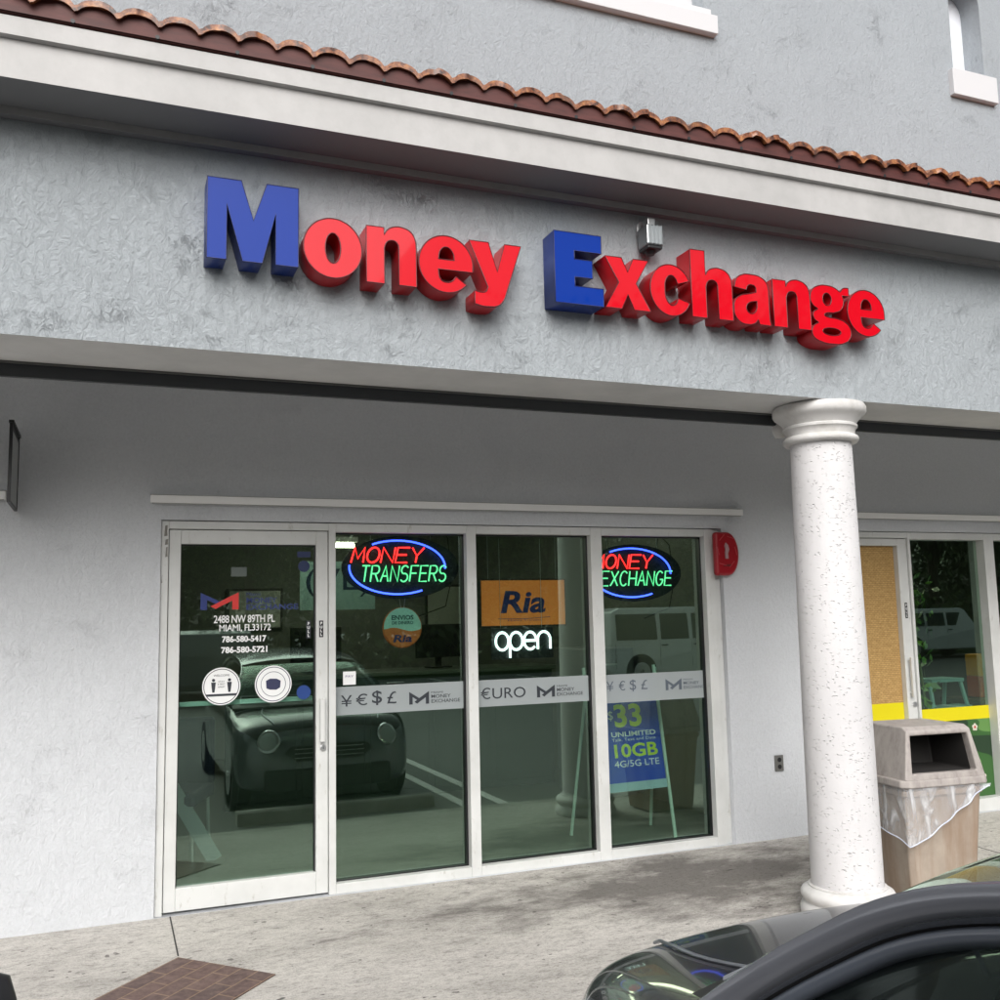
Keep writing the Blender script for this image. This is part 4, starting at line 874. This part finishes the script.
for sgn in (-1, 1):
    strip(-.010, .054, 0, .006, sgn, "roof_rail", PAINT)
    strip(.054, .066, -.006, -.006, sgn, "door_seal", GAP)
    strip(.066, .102, .006, .004, sgn, "door_frame", mat("door_frame_paint", (.07, .08, .10), .3, coat=.8), 0, n - 4)
    # side glass: from frame down to the belt
    P = []
    for i in range(2, n - 4):
        s_, d = inward(i); p = path[i] + s_ * .098; zb = .925 + ZR
        q = []
        for k in range(5):
            t_ = k / 4; z = lerp(p.z, min(zb, p.z), t_); xw = lerp(p.x, .80, t_ if p.z > zb else 0) - .004; q.append((xw * sgn, p.y, z))
        P.append(q)
    b = B(); b.grid(P); b.out("side_window", M['carglass'], mini, True)
def across(i0, i1, crown, name, m, zoff=0, fwd=0, inset=.0, parent=None):
    P = []
    for i in range(i0, i1 + 1):
        p = path[i]; row = []
        for k in range(15):
            u = -1 + 2 * k / 14; row.append((u * (p.x - inset), p.y + fwd * (1 - u * u), p.z + zoff + crown * (1 - abs(u) ** 2.4)))
        P.append(row)
    b = B(); b.grid(P); return b.out(name, m, parent or mini, True)
across(0, 18, .03, "windscreen", M['carglass_clear'], -.004, .13)
across(18, 38, .06, "roof", PAINT, .004, .10)
across(38, n - 1, .03, "rear_window", M['carglass'], -.004, -.05)
# windscreen edge, cowl and wipers
b = B(); P = []
for k in range(15):
    u = -1 + 2 * k / 14; y = -.80 + .13 * (1 - u * u); z = .92 + .02 * (1 - u * u) + ZR; P.append([(u * .80, y + .075, z - .010), (u * .80, y + .035, z + .012), (u * .80, y - .03, z + .018), (u * .80, y - .08, z + .03)])
b.grid(P); b.out("cowl", M['black'], mini, True)
for x0, x1 in ((-.70, -.12), (.02, .55)):
    b = B(); pts = []
    for k in range(9):
        t_ = k / 8; x = lerp(x0, x1, t_); u = x / .82; pts.append((x, -.865 + .13 * (1 - u * u) - .055 * (1 - t_), .985 + ZR + .03 * (1 - u * u) + .02 * (1 - t_)))
    b.tube(pts, .009, 6); b.tube([pts[0], (x0 - .02, -.78, .955 + ZR), (x0 + .25, -.69, .965 + ZR)], .008, 6); b.out("wiper", mat("wiper_metal", (.35, .37, .4), .35, metal=.6), mini)
b = B()
for x in (-.30, .30): b.lathe([(.012, 0), (.014, .01), (.009, .022), (.002, .026)], (x, -.60, .862 + ZR), 12)
b.out("washer_nozzle", M['black'], mini)
# bonnet chrome/shut lines following the body
def on_body(x, s):
    for (a, c) in zip(ST, ST[1:]):
        if a[0] <= s <= c[0]:
            t_ = (s - a[0]) / (c[0] - a[0]); hw, zb, zt = (lerp(a[k], c[k], t_) for k in (1, 3, 4)); break
    u = min(abs(x) / hw, 1); pr = [(0, 1.0), (.3, .94), (.6, .72), (.86, .25), (.95, -.5)]
    for (u0, v0), (u1, v1) in zip(pr, pr[1:]):
        if u <= u1 or u1 == .95: vv = lerp(v0, v1, (u - u0) / (u1 - u0)); break
    return zb + (zt - zb) * vv + ZR
b = B()
for sg in (-1, 1):
    b.tube([(sg * (.50 + .06 * math.sin(k / 10 * 3.1)), -.10 - k * .062, on_body(.5 + .06 * math.sin(k / 10 * 3.1), .10 + k * .062) + .006) for k in range(11)], .005, 6)
b.tube([(-.78 + 1.56 * k / 16, -.735 + .12 * (1 - (-1 + k / 8) ** 2), on_body(-.78 + 1.56 * k / 16, .735 - .12 * (1 - (-1 + k / 8) ** 2)) + .007) for k in range(17)], .006, 6)
b.out("bonnet_trim", mat("satin_trim", (.36, .38, .42), .3, metal=.8), mini)
for sg in (-1, 1):
    hl = thing  # round lamps
    b = B(); b.lathe([(.105, -.02), (.108, .0), (.100, .012), (.088, .014)], (0, 0, 0), 36, 'y', sx=1, sy=1.02)
    rg = autosmooth(b.out("headlight", M['chrome'], mini)); rg.location = (sg * .565, -.012, .655 + ZR); rg.rotation_euler = (R(18), 0, R(-sg * 22))
    b = B(); b.lathe([(.087, .010), (.07, .022), (.03, .030), (.005, .032)], (0, 0, 0), 30, 'y'); autosmooth(b.out("lens", mat("headlight_lens", (.45, .5, .5), .08, coat=1), rg))
b = B()
b.prism([(-.36, .60), (.36, .60), (.42, .54), (.30, .46), (-.30, .46), (-.42, .54)], -.03, .015, 'y')
for k in range(3): pass
o = b.out("grille", GAP, mini); o.location.z = ZR
b = B()
for k in range(3): b.tube([(-.33, .018, .575 - .04 * k), (.33, .018, .575 - .04 * k)], .006, 6)
o = b.out("grille_bar", M['chrome'], mini); o.location.z = ZR
b = B(); b.box(-.60, .60, -.06, .02, .20, .40, bev=.03); o = b.out("bumper", mat("bumper_plastic", (.02, .02, .022), .5), mini); o.location.z = ZR
for sx in (-1, 1):
    for sy in (-.62, -3.09): car_wheel(mini, sx * .755, sy, .30, .19, M['alu'], sx)
    b = B(); b.lathe([(.34, -.05), (.36, .0), (.335, .012)], (sx * .80, -.62, .30 + ZR), 36, 'x'); b.out("wheel_arch", M['black'], mini)
    ms = B(); ms.box(-.11, .11, -.05, .05, -.07, .07, bev=.03)
    if sx > 0: o = ms.out("door_mirror", BONNET, mini); o.location = (.98, -1.15, 1.0 + ZR)
    else: ms.bm.free()
for x in (-.38, .38):
    b = B(); b.box(x - .24, x + .24, -2.05, -1.60, .42, .56, bev=.04); b.box(x - .24, x + .24, -2.22, -2.05, .50, 1.08, bev=.05); b.box(x - .12, x + .12, -2.24, -2.14, 1.10, 1.27, bev=.03); o = b.out("seat", SEAT, mini); o.location.z = ZR
b = B(); b.tube([(-.38 + .18 * math.cos(a), -1.36 + .07 * math.sin(a), .93 + .16 * math.sin(a)) for a in [2 * math.pi * k / 24 for k in range(24)]], .014, 8, True); b.tube([(-.38, -1.36, .93), (-.38, -1.1, .85)], .03, 8); b.box(-.53, -.23, -1.365, -1.355, .91, .95); o = b.out("steering_wheel", M['black'], mini); o.location.z = ZR
b = B(); b.box(-.74, .74, -1.2, -.85, .70, .90, bev=.05); o = b.out("dashboard", M['black'], mini); o.location.z = ZR

def boxy_suv(name, loc, rz, paint, label, L=4.6, W=1.85, H=1.82, hood=1.0, rear=True, cat="car", group=None, winmat=None):
    """side-view profile extruded across the width, with windows, wheels, lamps. nose towards -x locally"""
    s = thing(name, loc, label, cat, group, rz)
    pr = [(0, .45), (.03, .85), (.10, .98), (hood, 1.06), (hood + .42, H - .08), (hood + .62, H), (L - .35, H - .01), (L - .12, H - .10), (L - .02, 1.05), (L, .45), (L - .1, .32), (.1, .32)]
    b = B(); b.prism([(x - L / 2, z) for x, z in pr], -W / 2, W / 2, 'y')
    bd = bevel(b.out("body", paint, s), .05, 3); 
    for v_ in bd.data.vertices:
        if v_.co.z > 1.1: v_.co.y *= .90
    wm = winmat or M['carglass']
    x0 = hood + .16; xs = [(x0 + .38, x0 + 1.15), (x0 + 1.25, x0 + 2.05), (x0 + 2.15, min(x0 + 3.3, L - .22))]
    for sg in (-1, 1):
        for k, (a, c) in enumerate(xs):
            b = B(); zt = H - .16; yb = sg * (W / 2 * .955); yt = sg * (W / 2 * .906); sl = .22 if k == 0 else 0
            b.quad((a - L / 2 - sl, yb * 1.004 + sg * .012, 1.12), (c - L / 2, yb * 1.004 + sg * .012, 1.12), (c - L / 2, yt + sg * .008, zt), (a - L / 2 + .02, yt + sg * .008, zt)); b.out("side_window", wm, s)
        b = B()
        for k in range(2): b.box(xs[k][1] - L / 2 - .18, xs[k][1] - L / 2, sg * (W / 2) - .01, sg * (W / 2) + .02, .97, 1.0)
        b.out("door_handle", M['black'], s)
        b = B()
        for k in range(3): b.box(xs[k][1] - L / 2 + .045, xs[k][1] - L / 2 + .053, sg * (W / 2) - .002, sg * (W / 2) + .002, .45, 1.04)
        b.out("door_gap", GAP, s)
        for x in (.78, L - .85):
            r = .37; b = B(); b.lathe([(r + .05, -.01), (r + .05, .006)], (x - L / 2, sg * W / 2, r), 30, 'y'); b.out("wheel_arch", M['black'], s)
            b = B(); b.lathe([(r * .6, -.12), (r * .95, -.12), (r, -.08), (r, .08), (r * .95, .12), (r * .6, .12)], (x - L / 2, sg * (W / 2 - .09), r), 30, 'y'); w_ = b.out("wheel", M['rubber'], s)
            b = B(); b.lathe([(r * .6, sg * .03), (r * .5, sg * .035), (r * .15, sg * .03)], (x - L / 2, sg * W / 2, r), 24, 'y'); b.out("rim", M['alu'], w_)
    b = B(); b.quad((hood + .05 - L / 2, -W / 2 * .86, 1.10), (hood + .05 - L / 2, W / 2 * .86, 1.10), (hood + .38 - L / 2, W / 2 * .80, H - .12), (hood + .38 - L / 2, -W / 2 * .80, H - .12))
    o = b.out("windscreen", wm, s); o.location = (-.03, 0, .03)
    for sg in (-1, 1): b = B(); b.box(-.02, .03, sg * W / 2 * .7 - .12, sg * W / 2 * .7 + .12, .68, .84, bev=.02); o = b.out("headlight", mat("lamp_glass", (.6, .62, .62), .1, coat=1), s); o.location.x = -L / 2
    b = B(); b.box(-.015, .02, -W / 2 * .45, W / 2 * .45, .62, .84); o = b.out("grille", GAP, s); o.location.x = -L / 2
    return s
WHITE_P = mat("white_car_paint", (.85, .86, .87), .25, coat=1); BLACK_P = mat("black_car_paint", (.01, .01, .012), .2, coat=1)
sv = boxy_suv("parked_suv", (-1.42, -5.22, ZR), R(-90), BLACK_P, "black tall car parked nose to the kerb, its door mirror in view")
mr = B(); mr.box(-.105, .105, -.05, .05, -.085, .085, bev=.045); o = autosmooth(mr.out("door_mirror", M['black'], sv), 80)
def to_local(o, wpos): return Matrix.Translation(Vector((-1.42, -5.22, ZR))) @ Matrix.Rotation(R(-90), 4, 'Z')
Minv = to_local(None, None).inverted()
o.matrix_local = Minv @ Matrix.Translation((-.205, -4.25, 1.022)) @ Matrix.Rotation(R(-14), 4, 'Z')
mg = B(); mg.box(-.085, .085, -.054, -.051, -.065, .065); mgo = mg.out("mirror_glass", mat("mirror_glass", (.55, .57, .58), .04, metal=1), o)
mb = B(); mb.tube([(-.10, 0, -.05), (-.24, .03, -.09)], .02, 8); mb.out("mirror_arm", M['black'], o)
boxy_suv("boxy_suv", (13.45, -15.6, ZR), R(180), WHITE_P, "white boxy off-road car across the lot, mirrored in the window", H=1.90, hood=.0 + .95)
boxy_suv("parked_suv", (26.9, -20.4, ZR), R(180), mat("silver_white_paint", (.60, .63, .66), .25, coat=1), "silver white estate car mirrored in the neighbouring glass", H=1.72, L=4.9, hood=1.2)
boxy_suv("parked_suv", (2.2, -18.0, ZR), R(90), mat("grey_car_paint", (.12, .13, .14), .25, coat=1), "grey car parked in the far row of bays", H=1.6, L=4.5)
boxy_suv("parked_suv", (19.2, -18.2, ZR), R(90), mat("blue_car_paint", (.03, .06, .14), .25, coat=1), "dark blue car parked in the far row beyond the white car", H=1.62, L=4.5)

ws = B(); ws.prism([(-.08, 0), (-.07, .10), (-.05, .115), (.05, .115), (.07, .10), (.08, 0)], -.9, .9)
o = ws.out("wheel_stop", M['curb']); o.location = (2.02, -2.98, ZR); tag(o, "low concrete wheel stop in front of the grey hatchback", "wheel stop")

# ------------------------------------------------------------------ trees beyond the lot (seen mirrored in glass and sign)
def tree(loc, Ht, seed, label):
    r = random.Random(seed); s = thing("tree", loc, label, "tree", "trees beyond the parking lot")
    b = B(); top = Vector((r.uniform(-.4, .4), r.uniform(-.3, .3), Ht * .55)); b.tube([(0, 0, 0), top * .5, top], [.22, .17, .10], 10); cl = []
    for k in range(9):
        a = 2 * math.pi * k / 9 + r.uniform(-.3, .3); st_ = top * r.uniform(.4, 1.0); e = Vector((math.cos(a) * r.uniform(1.3, 2.8), math.sin(a) * r.uniform(1.3, 2.8), Ht * r.uniform(.5, .92)))
        b.tube([st_, lerp(st_, e, .5) + Vector((0, 0, .3)), e], [.08, .055, .02], 7); cl.append(e)
    b.out("trunk", BARK, s)
    for _ in range(16): a = r.uniform(0, 6.28); q = r.uniform(.3, 1) ; cl.append(Vector((math.cos(a) * 3.1 * q, math.sin(a) * 2.8 * q, Ht * r.uniform(.34, .98 - .25 * q))))
    def fn(rr):
        c = rr.choice(cl); return c + Vector((rr.gauss(0, .66), rr.gauss(0, .66), rr.gauss(0, .5))), rr.uniform(.6, 1.3)
    leaves("crown", 16000, fn, .10, LF, s, .6)
    return s
BARK = mat("tree_bark", (.09, .07, .055), .9)
labs = ["tall bushy tree, first of the row beyond the parking lot", "broad round tree, second of the row beyond the lot"]
protos = [tree((-9, -27, ZR), 9.5, 11, "broad leafy tree at the near end of the row"), tree((-2, -29, ZR), 8.2, 12, "lower round leafy tree beside the end tree"), tree((4.5, -26.5, ZR), 10.2, 13, "tallest leafy tree facing the shop door")]
lab2 = ["leafy tree behind the far parked grey car", "spreading leafy tree facing the shop windows", "leafy tree behind the white boxy car", "dense leafy tree beyond the dark blue car", "leafy tree facing the pillar across the lot", "leafy tree behind the silver white car", "rounded leafy tree facing the woven screen door", "leafy tree at the far end of the row"]
for k, x in enumerate((10.5, 16.5, 23, 29, 35, 41.5, 48, 55)):
    c = copy_tree(protos[k % 3]); c.location = (x, -27 - 2 * math.sin(k * 1.7), ZR); c.rotation_euler.z = k * 1.3; c.scale = (1.25, 1.25, 1.2 if k in (0, 5) else 1.62); c["label"] = lab2[k]
lab3 = ["low bushy tree in the rear row behind the grey car", "bushy rear tree between the first two tall trees", "wide low tree filling the rear row by the window line", "dense rear tree behind the white boxy car", "dense rear tree behind the dark blue car", "low leafy rear tree opposite the pillar", "low leafy rear tree behind the silver car", "bushy rear tree near the far end of the row"]
for k, x in enumerate((-5, 1.5, 8, 14, 20, 26.5, 33, 44)):
    c = copy_tree(protos[(k + 1) % 3]); c.location = (x, -33 - math.sin(k * 2.3), ZR - .9); c.rotation_euler.z = k * 2.1 + 1; c.scale = (1.5, 1.2, .92); c["label"] = lab3[k]
hd = tag(leaves("hedge", 16000, lambda rr: (Vector((rr.uniform(-20, 62), -24.5 + rr.gauss(0, .5), ZR + abs(rr.gauss(0, .75)) + rr.uniform(0, .9))), rr.uniform(.6, 1.4)), .2, LF, None, .6), "long dense green hedge along the far edge of the lot", "hedge", kind='stuff')
